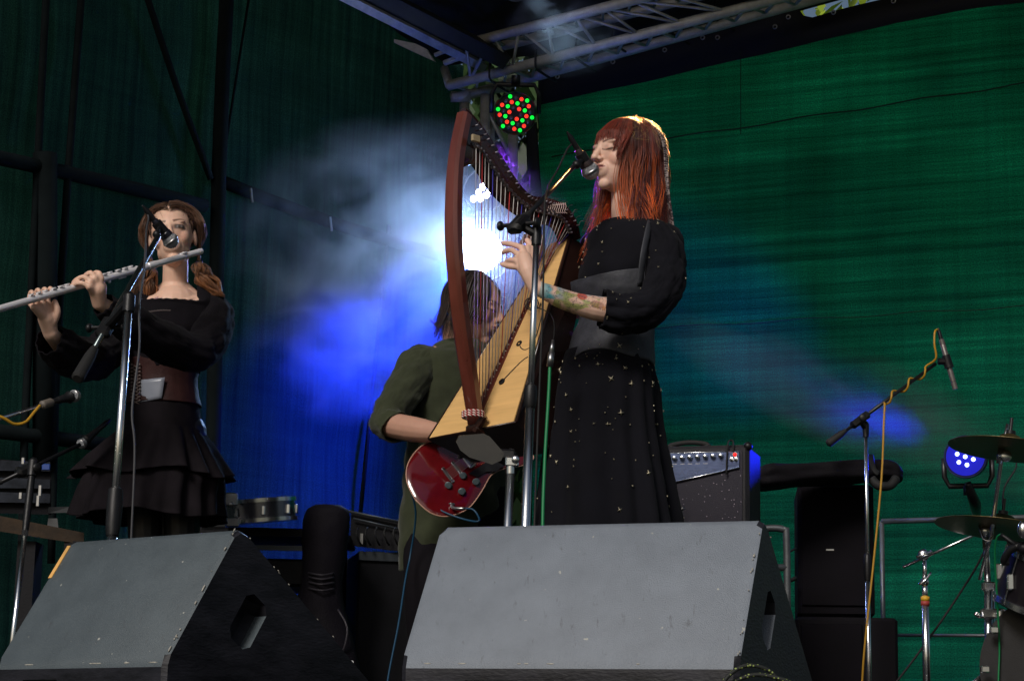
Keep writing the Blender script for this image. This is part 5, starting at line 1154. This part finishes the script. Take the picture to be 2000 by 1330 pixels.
c2 = N.new('ShaderNodeSeparateColor'); L.new(vo.outputs['Color'], c2.inputs[0]); g2 = N.new('ShaderNodeMath'); g2.operation = 'GREATER_THAN'; g2.inputs[1].default_value = .55; L.new(c2.outputs[0], g2.inputs[0])
ml = N.new('ShaderNodeMath'); ml.operation = 'MULTIPLY'; L.new(r.outputs[0], ml.inputs[0]); L.new(g2.outputs[0], ml.inputs[1])
mx = N.new('ShaderNodeMix'); mx.data_type = 'RGBA'; L.new(ml.outputs[0], mx.inputs[0]); mx.inputs[6].default_value = (.012, .009, .020, 1); mx.inputs[7].default_value = (.6, .5, .6, 1); L.new(mx.outputs[2], N['Principled BSDF'].inputs['Base Color'])
part('grille_cloth', m_, gm, t, False)
m_ = MB(); pts = [(.07, .64), (.915, .80), (.915, .935), (.07, .935)]; m_.rings([[AF(u, v_, .003) for u, v_ in pts], [AF(u, v_, .012) for u, v_ in pts]])
pm = mat('brushed_panel', (.14, .18, .32), .3, metal=.8, var=.15, vscale=20, stretch=(1, 1, 12)); pn_ = part('control_panel', m_, pm, t, False)  # blue stage light is put into the panel's base colour
m_ = MB(); m_.tube([AF(.07, .64, .012), AF(.915, .80, .012)], .0022, 6); m_.tube([AF(.07, .935, .012), AF(.915, .935, .012)], .002, 6); part('panel_trim', m_, chrome, t, True)
k0 = None
for k in range(10):
    q = AF(.10 + .072 * k, .882 + .002 * k, .012)
    if k0 is None: m_ = MB(); m_.lathe(q, -n, [(0, .0105), (.003, .0105), (.006, .0082), (.016, .0076), (.0175, .005), (.018, .0005)], 18); k0 = part('knob', m_, chrome, t, 40); kq = q
    else: o = k0.copy(); COL.objects.link(o); o.parent = t; o.location = q - kq
for u, v_ in ((.845, .868), (.885, .868)): m_ = MB(); m_.lathe(AF(u, v_, .012), -n, [(0, .008), (.003, .008), (.004, .004), (.016, .003)], 12); part('switch', m_, chrome, t)
m_ = MB(); m_.lathe(AF(.878, .908, .012), -n, [(0, .0095), (.004, .0095), (.004, .0078)], 16); part('lamp_bezel', m_, chrome, t)
m_ = MB(); m_.sph(AF(.878, .908, .014), (.0075, .0075, .0075)); part('pilot_lamp', m_, mat('pilot_red', (.4, .01, .01), .3, emit=(1, .02, .02), estr=1.3), t, True)
ink = mat('faded_lettering', (.10, .13, .24), .4)
text('& Kettner', .042, AF(.255, .735, .0125), w_ + Z * .03, Z, ink, t, shear=.35, ext=.0005)
for k in range(8):
    m_ = MB(); m_.box(AF(.10 + .072 * k, .838, .0125), .016, .0006, .002, X=w_, Y=n, Z=Z); part('legend_mark', m_, mat('legend', (.5, .5, .55), .5), t)
m_ = MB(); m_.tube([AF(.22, 1.0, -.07), AF(.24, 1.03, -.07), AF(.40, 1.05, -.07), AF(.56, 1.035, -.07), AF(.60, 1.0, -.07)], .009, 8, 5, flat=.6); hd_o = part('handle', m_, rubber, t, True)
for u in (.22, .585): m_ = MB(); m_.box(AF(u, 1.008, -.07), .03, .022, .012, X=w_, Y=n, bev=.003); part('handle_end', m_, chrome, hd_o)
for u, v_ in ((0.985, .985), (.015, .985)): m_ = MB(); m_.sph(AF(u, v_, -.014), .017); part('corner_protector', m_, black, t, True)
m_ = MB(); m_.tube([AF(.82, 1.02, .0), AF(.84, 1.03, .006), AF(.855, 1.0, .02)] + [AF(.80, .8, .016)], .0035, 6, 4); m_ = MB(); m_.tube([AF(.80, .74, .018), AF(.806, .90, .018), AF(.815, 1.01, .014), AF(.835, 1.035, -.0), AF(.86, 1.015, .01), AF(.865, .93, .02)], .0032, 6, 5)
cb_ = solo('pedal_cable', m_, rubber, 'short black lead hooked over the front of the guitar amplifier', 'cable', smooth=True)
m_ = MB(); m_.tube([P(1308, 960, 7.55), P(1313, 950, 7.55), P(1322, 954, 7.56)], .004, 6, 4); m_.tube([P(1313, 951, 7.55), P(1315, 985, 7.55), P(1320, 1035, 7.55), P(1322, 1200, 7.5), P(1330, 1395, 7.45)], .0036, 6, 5)
solo('orange_cable', m_, mat('orange_cable', (.30, .12, .06), .5), 'thin orange brown cable hanging in front of the amplifier grille', 'cable', smooth=True)
t = thing('microphone_stand', P(1332, 1380, 7.45), 'tiny thin metal rod standing before the amplifier grille', 'stand')
m_ = MB(); q = P(1333, 992, 7.5); m_.tube([q, V((q.x, q.y, .02))], .003, 6); part('rod', m_, galv, t, True); m_ = MB(); m_.lathe(q, Z, [(-.004, .012), (0, .010), (.008, .003)], 10); part('tip', m_, steel, t); m_ = MB(); m_.lathe(V((q.x, q.y, .0)), Z, [(0, .08), (.01, .08), (.02, .01)], 20); part('base', m_, blackm, t)
# amp stand
t = thing('amplifier_stand', P(1450, 1395, 7.75), 'grey tubular metal stand under the guitar amplifier', 'amplifier stand')
for dx in (0, 1):
    m_ = MB(); x0 = 1290 if dx else 1505; dd = 7.75
    if dx == 0: m_.tube([P(1470, 1034, dd), P(1508, 1031, dd), P(1530, 1034, dd), P(1536, 1048, dd), P(1538, 1200, dd), P(1540, 1392, dd)], .013, 12, 5)
    else: m_.tube([P(1300, 1110, dd), P(1285, 1392, dd)], .013, 12)
    part('tube_leg', m_, galv, t, True)
m_ = MB(); m_.tube([P(1285, 1108, 7.78), P(1480, 1108, 7.76), P(1538, 1108, 7.75)], .013, 12); part('cross_tube', m_, galv, t, True)
# black speaker stack + bag on top
spm = mat('speaker_black', (.005, .004, .006), .8, spec=.12, bump=.4, bscale=500, var=.3)
t, a, w_, n, W, h = crate('speaker_cabinet', 1559, 1706, 945, 1203, 8.35, math.radians(6), .45, spm, 'tall black speaker cabinet standing on the subwoofer on the right', 'speaker')
m_ = MB(); m_.box(a + w_ * W * .5 + Z * h * .52 - n * .004, W * .9, .008, h * .88, X=w_, Y=n, bev=.003); part('grille', m_, spm, t)
m_ = MB(); m_.box(a + w_ * W * .42 + Z * h * .5 - n * .010, .030, .003, .006, X=w_, Y=n); part('badge', m_, steel, t)
m_ = MB(); m_.tube([P(1556, 1070, 8.3), P(1540, 1080, 8.3), P(1534, 1098, 8.3)], .004, 6, 4); m_.tube([P(1556, 1128, 8.3), P(1542, 1134, 8.3)], .008, 6); part('side_plugs', m_, rubber, t, True)
t, a, w_, n, W, h = crate('subwoofer', 1555, 1752, 1203, 1405, 8.3, math.radians(3), .6, mat('subwoofer_black', (.007, .006, .008), .8, spec=.12, bump=.3, bscale=300), 'wide black subwoofer cabinet under the tall speaker on the right', 'speaker')
m_ = MB(); m_.box(a + w_ * W * .35 + Z * h * .5 - n * .004, W * .6, .008, h * .86, X=w_, Y=n, bev=.003); part('grille', m_, spm, t)
t = thing('keyboard_bag', P(1620, 940, 8.25), 'black padded bag lying across the top of the right speaker', 'bag')
m_ = MB(); C = [(P(1478, 928, 8.1), .075, .17), (P(1500, 927, 8.1), .10, .20), (P(1560, 922, 8.15), .085, .20), (P(1640, 918, 8.2), .088, .21), (P(1710, 914, 8.22), .088, .21), (P(1742, 920, 8.22), .080, .20), (P(1756, 926, 8.22), .05, .15)]
m_.loft([(c - Z * .012, V((0, .6 * r2, 0)), V((0, 0, r1 * .50))) for c, r1, r2 in C], 28, 5, lambda th, t: .14 * abs(math.cos(th * 2)) ** .5 * 0 + .10 * nz(V((math.cos(th), math.sin(th), t * 4)), 2.2) + .16 * (math.cos(4 * th) * -.6), True); part('bag_body', m_, mat('bag_nylon', (.007, .006, .008), .8, spec=.15, bump=.4, bscale=200, var=.3), t, True)
m_ = MB(); m_.tube([P(1700, 888, 8.08), P(1706, 915, 8.05), P(1716, 925, 8.05)], .012, 8, 4, flat=.3); m_.tube([P(1702, 935, 8.03), P(1716, 948, 8.02), P(1738, 948, 8.02), P(1750, 934, 8.04)], .018, 10, 4); part('bag_strap', m_, rubber, t, True)
# rails by the back net
def rail(pts, r, label):
    t = thing('handrail', P(pts[0][0], 1390, pts[0][2]), label, 'rail'); m_ = MB(); m_.tube([P(*q) for q in pts], r, 12); part('pipe', m_, galv, t, True)
    for k, q in enumerate((pts[0], pts[-1])): e = P(*q); m_ = MB(); m_.tube([e, V((e.x, e.y, 0))], r * .9, 10); part('post', m_, galv, t, True)
t_ = rail([(1722, 1018, 9.2), (2080, 1008, 8.85)], .012, 'thick grey horizontal rail in front of the back net on the right')
rail([(1750, 1240, 9.15), (2080, 1241, 8.8)], .007, 'thin pale lower rail near the floor behind the drum stands')
# lamp post: the blue lamp stands on the rail
m_ = MB(); q = P(1905, 985, 8.7); m_.tube([P(1890, 942, 8.6), P(1896, 962, 8.62), q, P(1908, 1012, 8.98)], [.014, .02, .024, .014], 10, 3); solo('lamp_clamp', m_, blackm, 'black clamp holding the blue stage lamp on the thick rail', 'clamp', smooth=True)
cable('lamp_cable', [P(1925, 870, 8.7), P(1972, 880, 8.7), P(1985, 910, 8.7), P(1960, 960, 8.7), P(1964, 1040, 8.7), P(1985, 1120, 8.8), P(1990, 1200, 8.9)], .004, rubber, 'black cable looping down from the blue stage lamp')
cable('lamp_cable', [P(1928, 1065, 7.9), P(1905, 1110, 7.95), P(1880, 1150, 8.0), P(1840, 1210, 8.0), P(1790, 1280, 8.0), P(1740, 1345, 8.0)], .0042, rubber, 'black cable slanting down to the left from the cymbal stand')
# drum kit
def cymbal(c, r, tilt, label, rimlight=None):
    t = thing('cymbal', c, label, 'cymbal', 'cymbals of the drum kit'); ax = V(tilt).normalized(); m_ = MB()
    m_.lathe(c, ax, [(-.036, r), (-.034, r), (-.018, r * .6), (-.006, r * .24), (.012, r * .16), (.02, r * .05), (.016, r * .05), (.008, r * .15), (-.010, r * .24), (-.022, r * .6), (-.038, r)], 56)
    part('bronze_plate', m_, mat('bronze', (.10, .075, .028), .42, metal=.7, var=.3, vscale=20, bump=.3, bscale=90), t, 50)
    m_ = MB(); m_.lathe(c, ax, [(.018, .018), (.030, .018), (.032, .012)], 14); m_.lathe(c, ax, [(.032, .006), (.075, .006)], 10); part('felt_and_nut', m_, blackm, t); return t
cymbal(P(1972, 858, 7.2), .205, (.13, .03, 1), 'upper dark bronze cymbal in front of the blue lamp')
cymbal(P(1958, 1014, 7.5), .235, (.13, .03, 1), 'lower bronze cymbal beside the tall chrome drum stand')
cs = thing('cymbal_stand', P(1935, 1400, 7.5), 'tall chrome cymbal stand with wing nuts at the right', 'cymbal stand')
def tb(nme, pts, r, m=chrome, sub=1, par_=None): m_ = MB(); m_.tube(pts, r, 12, sub); return part(nme, m_, m, par_ or cs, True)
tb('upper_tube', [P(1968, 828, 7.2), P(1958, 880, 7.2), P(1936, 1045, 7.45), P(1913, 1132, 7.48)], [.006, .0075, .0075, .006])
tb('main_tube', [P(1924, 1040, 7.5), P(1930, 1150, 7.5)], .0115); tb('lower_tube', [P(1930, 1150, 7.5), P(1932, 1395, 7.5)], .0145)
m_ = MB(); m_.sph(P(1964, 890, 7.18), (.022, .012, .022)); m_.tube([P(1956, 876, 7.19), P(1952, 905, 7.2)], .012, 12); part('tilter', m_, chrome, cs, True)
m_ = MB(); m_.sph(P(1926, 1036, 7.48), (.022, .016, .022)); m_.tube([P(1913, 1026, 7.47), P(1921, 1052, 7.45), P(1935, 1054, 7.44), P(1943, 1030, 7.46)], .0045, 8, 3); part('wing_nut', m_, chrome, cs, True)
for y, ww, hh in ((1145, .045, .032), (1198, .085, .034)): m_ = MB(); m_.box(P(1931 + (8 if y > 1150 else 0), y, 7.48), ww, .04, hh, bev=.005); part('clamp', m_, chrome, cs)
m_ = MB(); m_.tube([P(1906, 1195, 7.46), P(1912, 1204, 7.46), P(1904, 1198, 7.45)], .006, 8, 2); part('wing_bolt', m_, chrome, cs, True)
tb('side_tube', [P(1938, 1152, 7.52), P(1942, 1395, 7.54)], .008); foot3(cs, V((P(1932, 1395, 7.5).x, 7.5, .0)), .32, chrome)
tb('brace', [P(1929, 1310, 7.46), P(1890, 1345, 7.4)], .010)
bs = thing('boom_cymbal_stand', P(1807, 1395, 7.9), 'lower chrome boom stand with a yellow and red tape band', 'cymbal stand')
for nme, pts, r in (('upper_tube', [P(1806, 1090, 7.9), P(1806, 1135, 7.9)], .0085), ('middle_tube', [P(1806, 1135, 7.9), P(1807, 1175, 7.9)], .011), ('lower_tube', [P(1807, 1165, 7.9), P(1811, 1395, 7.9)], .0145), ('boom_arm', [P(1764, 1107, 7.9), P(1917, 1038, 7.75)], .0055)): tb(nme, pts, r, chrome, 1, bs)
m_ = MB(); m_.sph(P(1804, 1083, 7.88), (.022, .016, .022)); m_.tube([P(1790, 1088, 7.87), P(1820, 1076, 7.87)], .006, 8); part('tilter', m_, chrome, bs, True)
m_ = MB(); m_.tube([P(1795, 1140, 7.88), P(1806, 1134, 7.87), P(1818, 1118, 7.88)], .005, 8, 3); m_.sph(P(1806, 1136, 7.89), .017); part('wing_nut', m_, chrome, bs, True)
for k, (y, m) in enumerate(((1169, mat('yellow_band', (.65, .36, .02), .5)), (1178, mat('red_band', (.35, .05, .04), .5)))): m_ = MB(); m_.tube([P(1807, y - 4.4, 7.9), P(1807, y + 4.4, 7.9)], .0162, 16); part('tape_band', m_, m, bs, True)
foot3(bs, V((P(1811, 1395, 7.9).x, 7.9, 0)), .3, chrome)
bd = thing('bass_drum', P(2040, 1400, 7.4), 'edge of a dark bass drum cut off by the right side of the photo', 'drum'); c = P(2062, 1305, 7.35); m_ = MB(); m_.lathe(c, V((.35, 1, 0)), [(-.03, .235), (-.03, .245), (.0, .25), (.40, .25), (.40, .0)], 56); part('shell', m_, mat('dark_drum_shell', (.008, .006, .008), .3, coat=.3), bd, 40)
m_ = MB(); m_.lathe(c, V((.35, 1, 0)), [(-.024, .001), (-.024, .236)], 56); part('drum_head', m_, mat('grey_drum_head', (.009, .008, .008), .7, spec=.15, var=.2), bd)
m_ = MB(); m_.lathe(c, V((.35, 1, 0)), [(-.045, .238), (-.045, .252), (-.018, .254), (-.018, .24)], 56); part('hoop', m_, black, bd)
for ang in (150, 118, 182):
    m_ = MB(); an = math.radians(ang); q = c + V((math.cos(an) * .25, -.03, math.sin(an) * .25)); m_.box(q, .03, .03, .024, bev=.004); part('claw', m_, chrome, bd)
td = thing('tom_drum', P(2030, 1190, 7.3), 'edge of a tom drum with chrome lugs at the right border', 'drum'); c = P(2052, 1130, 7.3); m_ = MB(); ax = V((.25, -.35, 1)); m_.lathe(c, ax, [(-.12, .12), (-.12, .165), (.06, .165), (.06, .16)], 40); part('shell', m_, mat('dark_drum_shell', (.02,) * 3), td, 40)
for z_ in (-.115, .055): m_ = MB(); m_.lathe(c, ax, [(z_, .165), (z_, .173), (z_ + .02, .173), (z_ + .02, .165)], 40); part('hoop', m_, chrome, td)
for k in range(8): m_ = MB(); an = k * math.pi / 4 + 2.9; a_, b_ = frame(ax); q = c + (a_ * math.cos(an) + b_ * math.sin(an)) * .172 - ax.normalized() * .03; m_.box(q, .022, .022, .055, bev=.004); m_.tube([q - ax.normalized() * .08, q + ax.normalized() * .1], .0035, 6); part('lug', m_, chrome, td)
m_ = MB(); m_.tube([P(1942, 1168, 7.45), P(1975, 1172, 7.4), P(1990, 1165, 7.35)], .011, 10, 3); m_.box(P(1972, 1200, 7.42), .07, .035, .034, bev=.005); part('mount', m_, chrome, td)
ma_, mb2 = P(1962, 1050, 7.2), P(1992, 1062, 7.15)
t = thing('drum_microphone', ma_, 'black drum microphone clipped at the right border', 'microphone'); m_ = MB(); m_.tube([P(1955, 1043, 7.2), P(1975, 1058, 7.18), P(1990, 1068, 7.16)], [.006, .009, .014], 12, 3); m_.tube([P(1990, 1066, 7.16), P(1972, 1075, 7.18), P(1960, 1096, 7.2), P(1972, 1100, 7.2)], [.014, .014, .012, .006], 10, 4); m_.sph(P(2000, 1070, 7.15), .022); part('body', m_, black, t, True)
m_ = MB(); m_.sph(P(1998, 1034, 7.1), (.02, .02, .03)); part('chrome_tip', m_, chrome, t, True)
cable('microphone_cable', [P(1955, 1043, 7.2), P(1947, 1050, 7.22), P(1943, 1080, 7.25), P(1947, 1160, 7.3), P(1952, 1260, 7.35), P(1950, 1330, 7.35), P(1950, 1410, 7.35)], .0032, mat('green_cable', (.0, .17, .05)), 'thin green cable curling down from the drum microphone')
# cable coil on the right wedge's foot
gm2 = mat('black_green_braid', (.02, .02, .02), .7)
N = gm2.node_tree.nodes; L = gm2.node_tree.links; tc = N.new('ShaderNodeTexCoord'); vo = N.new('ShaderNodeTexVoronoi'); vo.inputs['Scale'].default_value = 170; L.new(tc.outputs['Object'], vo.inputs[0])
r = N.new('ShaderNodeMapRange'); L.new(vo.outputs['Distance'], r.inputs[0]); r.inputs[1].default_value = .38; r.inputs[2].default_value = .25
mx = N.new('ShaderNodeMix'); mx.data_type = 'RGBA'; L.new(r.outputs[0], mx.inputs[0]); mx.inputs[6].default_value = (.012, .014, .012, 1); mx.inputs[7].default_value = (.30, .38, .10, 1); L.new(mx.outputs[2], N['Principled BSDF'].inputs['Base Color'])
m_ = MB()
for k, (x0, x1, yt) in enumerate(((1400, 1530, 1299), (1400, 1560, 1317))):
    m_.tube([P(x0, 1352, 4.05 + k * .015), P(x0 + 25, yt + 18, 4.05 + k * .015), P((x0 + x1) / 2 - 5, yt, 4.06 + k * .01), P(x1 - 25, yt + 12, 4.07), P(x1 + 8, 1356, 4.08)], .0040, 8, 8)
for k in range(4): m_.tube([V((P(1470, 1365, 4.0).x, 4.0, 0)) + V((math.cos(a_) * (.10 + .01 * k), math.sin(a_) * .07, .008 + .009 * k)) for a_ in np.linspace(0, 6.28, 30)], .0046, 8)
solo('coiled_cable', m_, gm2, 'coil of black and green speckled cable at the corner of the large wedge', 'cable', smooth=True)
# ------------------------------------------------------------------ dark gear at the back left
t, a, w_, n, W, h = crate('flight_case', 690, 800, 1075, 1400, 8.0, math.radians(-12), .5, dark, 'black flight case with an aluminium lid edge behind the guitarist', 'case', .008)
m_ = MB(); m_.box(a + w_ * W * .5 + Z * (h - .02) - n * .006, W, .012, .035, X=w_, Y=n, bev=.002); part('lid_edge', m_, mat('dull_lid_edge', (.06, .07, .08), .5, metal=.5), t)
t = thing('mixing_desk', P(735, 1075, 8.0), 'small mixing rack with cables standing on the flight case behind the guitarist', 'mixer'); m_ = MB(); m_.hexa([P(683, 1065, 8.0), P(793, 1078, 8.0), P(793, 1078, 8.3), P(683, 1065, 8.3)], [P(686, 1000, 8.0), P(793, 1022, 8.0), P(793, 1022, 8.3), P(686, 1000, 8.3)]); part('cabinet', m_, dark, t, False)
m_ = MB(); m_.tube([P(680, 998, 7.98), P(785, 1020, 7.98)], .005, 8); m_.tube([P(690, 1012, 7.98), P(785, 1034, 7.98)], .004, 8); part('rack_rail', m_, mat('dull_lid_edge', (.06,) * 3), t, True)
m_ = MB(); m_.box(P(706, 1052, 7.97), .011, .008, .04); part('bright_tab', m_, steel, t)
for k in range(5):
    x = 700 + 18 * k; m_ = MB(); m_.tube([P(x, 1030, 7.95), P(x - 4, 1042, 7.92), P(x + 3, 1060, 7.94), P(x + 6, 1064, 7.97)], .004, 6, 3); part('patch_lead', m_, rubber, t, True)
ch_ = thing('gig_bag', P(640, 1400, 7.7), 'soft dark guitar bag standing upright between the flute player and the guitarist', 'bag')
m_ = MB(); m_.loft([(P(632, 1395, 7.7), V((.14, 0, 0)), V((0, .09, 0))), (P(628, 1280, 7.7), V((.13, 0, 0)), V((0, .09, 0))), (P(625, 1180, 7.7), V((.085, 0, 0)), V((0, .07, 0))), (P(630, 1120, 7.7), V((.075, 0, 0)), V((0, .065, 0))), (P(636, 1040, 7.7), V((.085, 0, 0)), V((0, .07, 0))), (P(640, 1000, 7.7), V((.08, 0, 0)), V((0, .06, 0))), (P(641, 987, 7.7), V((.05, 0, 0)), V((0, .04, 0)))], 32, 6, lambda th, t: .05 * nz(V((math.cos(th), math.sin(th), t * 8)), 2.5), True); part('bag_body', m_, mat('bag_fabric', (.010, .008, .013), .7, spec=.2, bump=.4, bscale=150, var=.3), ch_, True)
m_ = MB()
for y in (1118, 1126, 1136, 1148): m_.tube([P(602, y, 7.64), P(628, y + 5, 7.61), P(652, y + 1, 7.64)], .004, 6, 3)
m_.tube([P(660, 1190, 7.65), P(678, 1225, 7.62), P(672, 1265, 7.62), P(664, 1275, 7.64)], .004, 6, 4); part('bag_strap', m_, mat('strap_sheen', (.04, .035, .045), .5), ch_, True)
# snare drum on a table
tb_ = thing('equipment_table', P(500, 1400, 7.8), 'dark equipment table with cases standing behind the flute player', 'table')
m_ = MB(); m_.box(V((P(520, 1040, 7.8).x, 7.95, P(520, 1044, 7.8).z)), .60, .5, .03); part('tabletop', m_, dark, tb_)
for sx in (-.26, .26):
    for sy in (-.2, .2): c_ = V((P(520, 1040, 7.8).x + sx, 7.95 + sy, 0)); m_ = MB(); m_.tube([c_, c_ + V((0, 0, P(520, 1050, 7.8).z))], .015, 8); part('leg', m_, blackm, tb_, True)
m_ = MB(); m_.box(V((P(520, 1120, 7.8).x, 7.9, P(520, 1120, 7.8).z)), .52, .35, .10, bev=.01); m2 = MB(); m2.box(V((P(545, 1073, 7.7).x, 7.70, P(545, 1070, 7.7).z)), .22, .01, .018)
part('shelf_case', m_, dark, tb_); part('case_edge', m2, mat('dull_lid_edge', (.06,) * 3), tb_)
sn = thing('snare_drum', P(508, 1000, 7.6), 'chrome-rimmed snare drum resting on the table beside the skirt', 'drum'); c = P(507, 992, 7.65); ax = V((-.10, -.10, 1)); m_ = MB(); m_.lathe(c, ax, [(-.05, .12), (-.05, .128), (.022, .128), (.022, .12)], 40); part('shell', m_, mat('snare_shell', (.22, .22, .26), .25, metal=.9), sn, 40)
for z_ in (-.052, .018): m_ = MB(); m_.lathe(c, ax, [(z_, .126), (z_, .135), (z_ + .014, .135), (z_ + .014, .126)], 40); part('hoop', m_, chrome, sn)
m_ = MB(); m_.lathe(c, ax, [(.0225, .001), (.0225, .125)], 40); part('drum_head', m_, mat('drum_head', (.3, .3, .3), .5), sn)
for k in range(8): m_ = MB(); an = k * math.pi / 4 + .2; a_, b_ = frame(ax); q = c + (a_ * math.cos(an) + b_ * math.sin(an)) * .131 - ax * .012; m_.box(q, .014, .014, .035, bev=.003); part('lug', m_, chrome, sn)
m_ = MB(); m_.box(P(452, 975, 7.5), .045, .02, .045, bev=.003); m_.sph(P(452, 985, 7.48), .010); part('throw_off', m_, steel, sn)
m_ = MB(); m_.box(P(455, 1020, 7.5), .045, .02, .03, bev=.003); m_.tube([P(395, 1028, 7.5), P(440, 1026, 7.5)], .012, 10); m_.tube([P(400, 1015, 7.5), P(420, 1030, 7.5)], .01, 8); solo('drum_bracket', m_, steel, 'small metal bracket lying at the hem of the ruffled skirt', 'bracket')
# far left: racks, plank
t = thing('effects_rack', P(40, 1010, 7.4), 'dark rack of outboard gear with small silver latches at the far left', 'rack'); m_ = MB(); m_.hexa([P(-80, 1000, 7.3), P(100, 1005, 7.4), P(100, 1005, 7.7), P(-80, 1000, 7.6)], [P(-80, 890, 7.3), P(100, 905, 7.4), P(100, 905, 7.7), P(-80, 890, 7.6)]); part('cabinet', m_, dark, t, False)
for y in (906, 940, 968): m_ = MB(); m_.hexa([P(-78, y + 12, 7.28), P(98, y + 14, 7.38), P(98, y + 14, 7.40), P(-78, y + 12, 7.30)], [P(-78, y - 10, 7.28), P(98, y - 4, 7.38), P(98, y - 4, 7.40), P(-78, y - 10, 7.30)]); part('rack_unit', m_, mat('rack_unit', (.03, .034, .045), .4, metal=.4, var=.5, vscale=25), t, False)
for x, y in ((40, 968), (78, 958), (74, 978), (45, 900)): m_ = MB(); m_.box(P(x, y, 7.30), .012, .008, .04 if x > 60 else .025, bev=.002); part('latch', m_, steel, t)
m_ = MB(); m_.box(P(90, 912, 7.32), .028, .01, .022, bev=.002); part('blue_badge', m_, mat('blue_badge', (.01, .05, .25), .4), t)
m_ = MB(); m_.hexa([P(-60, 1028, 7.0), P(164, 1063, 7.1), P(164, 1063, 7.25), P(-60, 1028, 7.15)], [P(-60, 995, 7.0), P(164, 1040, 7.1), P(164, 1040, 7.25), P(-60, 995, 7.15)])
bx = thing('wooden_bench', P(50, 1400, 7.1), 'rough dark brown wooden plank bench at the far left', 'bench'); part('plank', m_, mat('rough_plank', (.040, .024, .012), .85, var=.6, vscale=12, bump=.6, bscale=40), bx, False)
for x in (-30, 60, 150): e = P(x, 1060, 7.15); m_ = MB(); m_.box(V((e.x, e.y, e.z / 2)), .06, .12, e.z); part('leg', m_, dark, bx)
m_ = MB(); m_.hexa([P(94, 1002, 7.35), P(152, 1000, 7.4), P(152, 1000, 7.6), P(94, 1002, 7.6)], [P(94, 990, 7.35), P(138, 989, 7.4), P(138, 989, 7.6), P(94, 990, 7.6)]); m_.hexa([P(92, 1030, 7.36), P(114, 1030, 7.36), P(114, 1030, 7.5), P(92, 1030, 7.5)], [P(94, 1012, 7.36), P(112, 1012, 7.36), P(112, 1012, 7.5), P(94, 1012, 7.5)])
solo('laptop_tray', m_, mat('grey_lid', (.05, .052, .055), .5), 'small grey tray at the end of the plank bench beside the skirt', 'tray', smooth=False)
m_ = MB(); m_.hexa([P(272, 1056, 7.3), P(286, 1056, 7.3), P(286, 1056, 7.32), P(272, 1056, 7.32)], [P(277, 1036, 7.3), P(281, 1036, 7.3), P(281, 1036, 7.32), P(277, 1036, 7.32)]); solo('cardboard_scrap', m_, mat('cardboard', (.35, .22, .14), .8), 'tiny pointed scrap of cardboard behind the left wedge', 'cardboard', smooth=False)
m_ = MB(); m_.hexa([P(688, 1345, 5.3), P(698, 1345, 5.3), P(698, 1345, 5.5), P(688, 1345, 5.5)], [P(684, 1288, 5.3), P(690, 1290, 5.3), P(690, 1290, 5.5), P(684, 1288, 5.5)]); solo('white_board', m_, mat('white_paint', (.7, .7, .72), .5), 'narrow white board edge at the back corner of the left wedge', 'board', smooth=False)
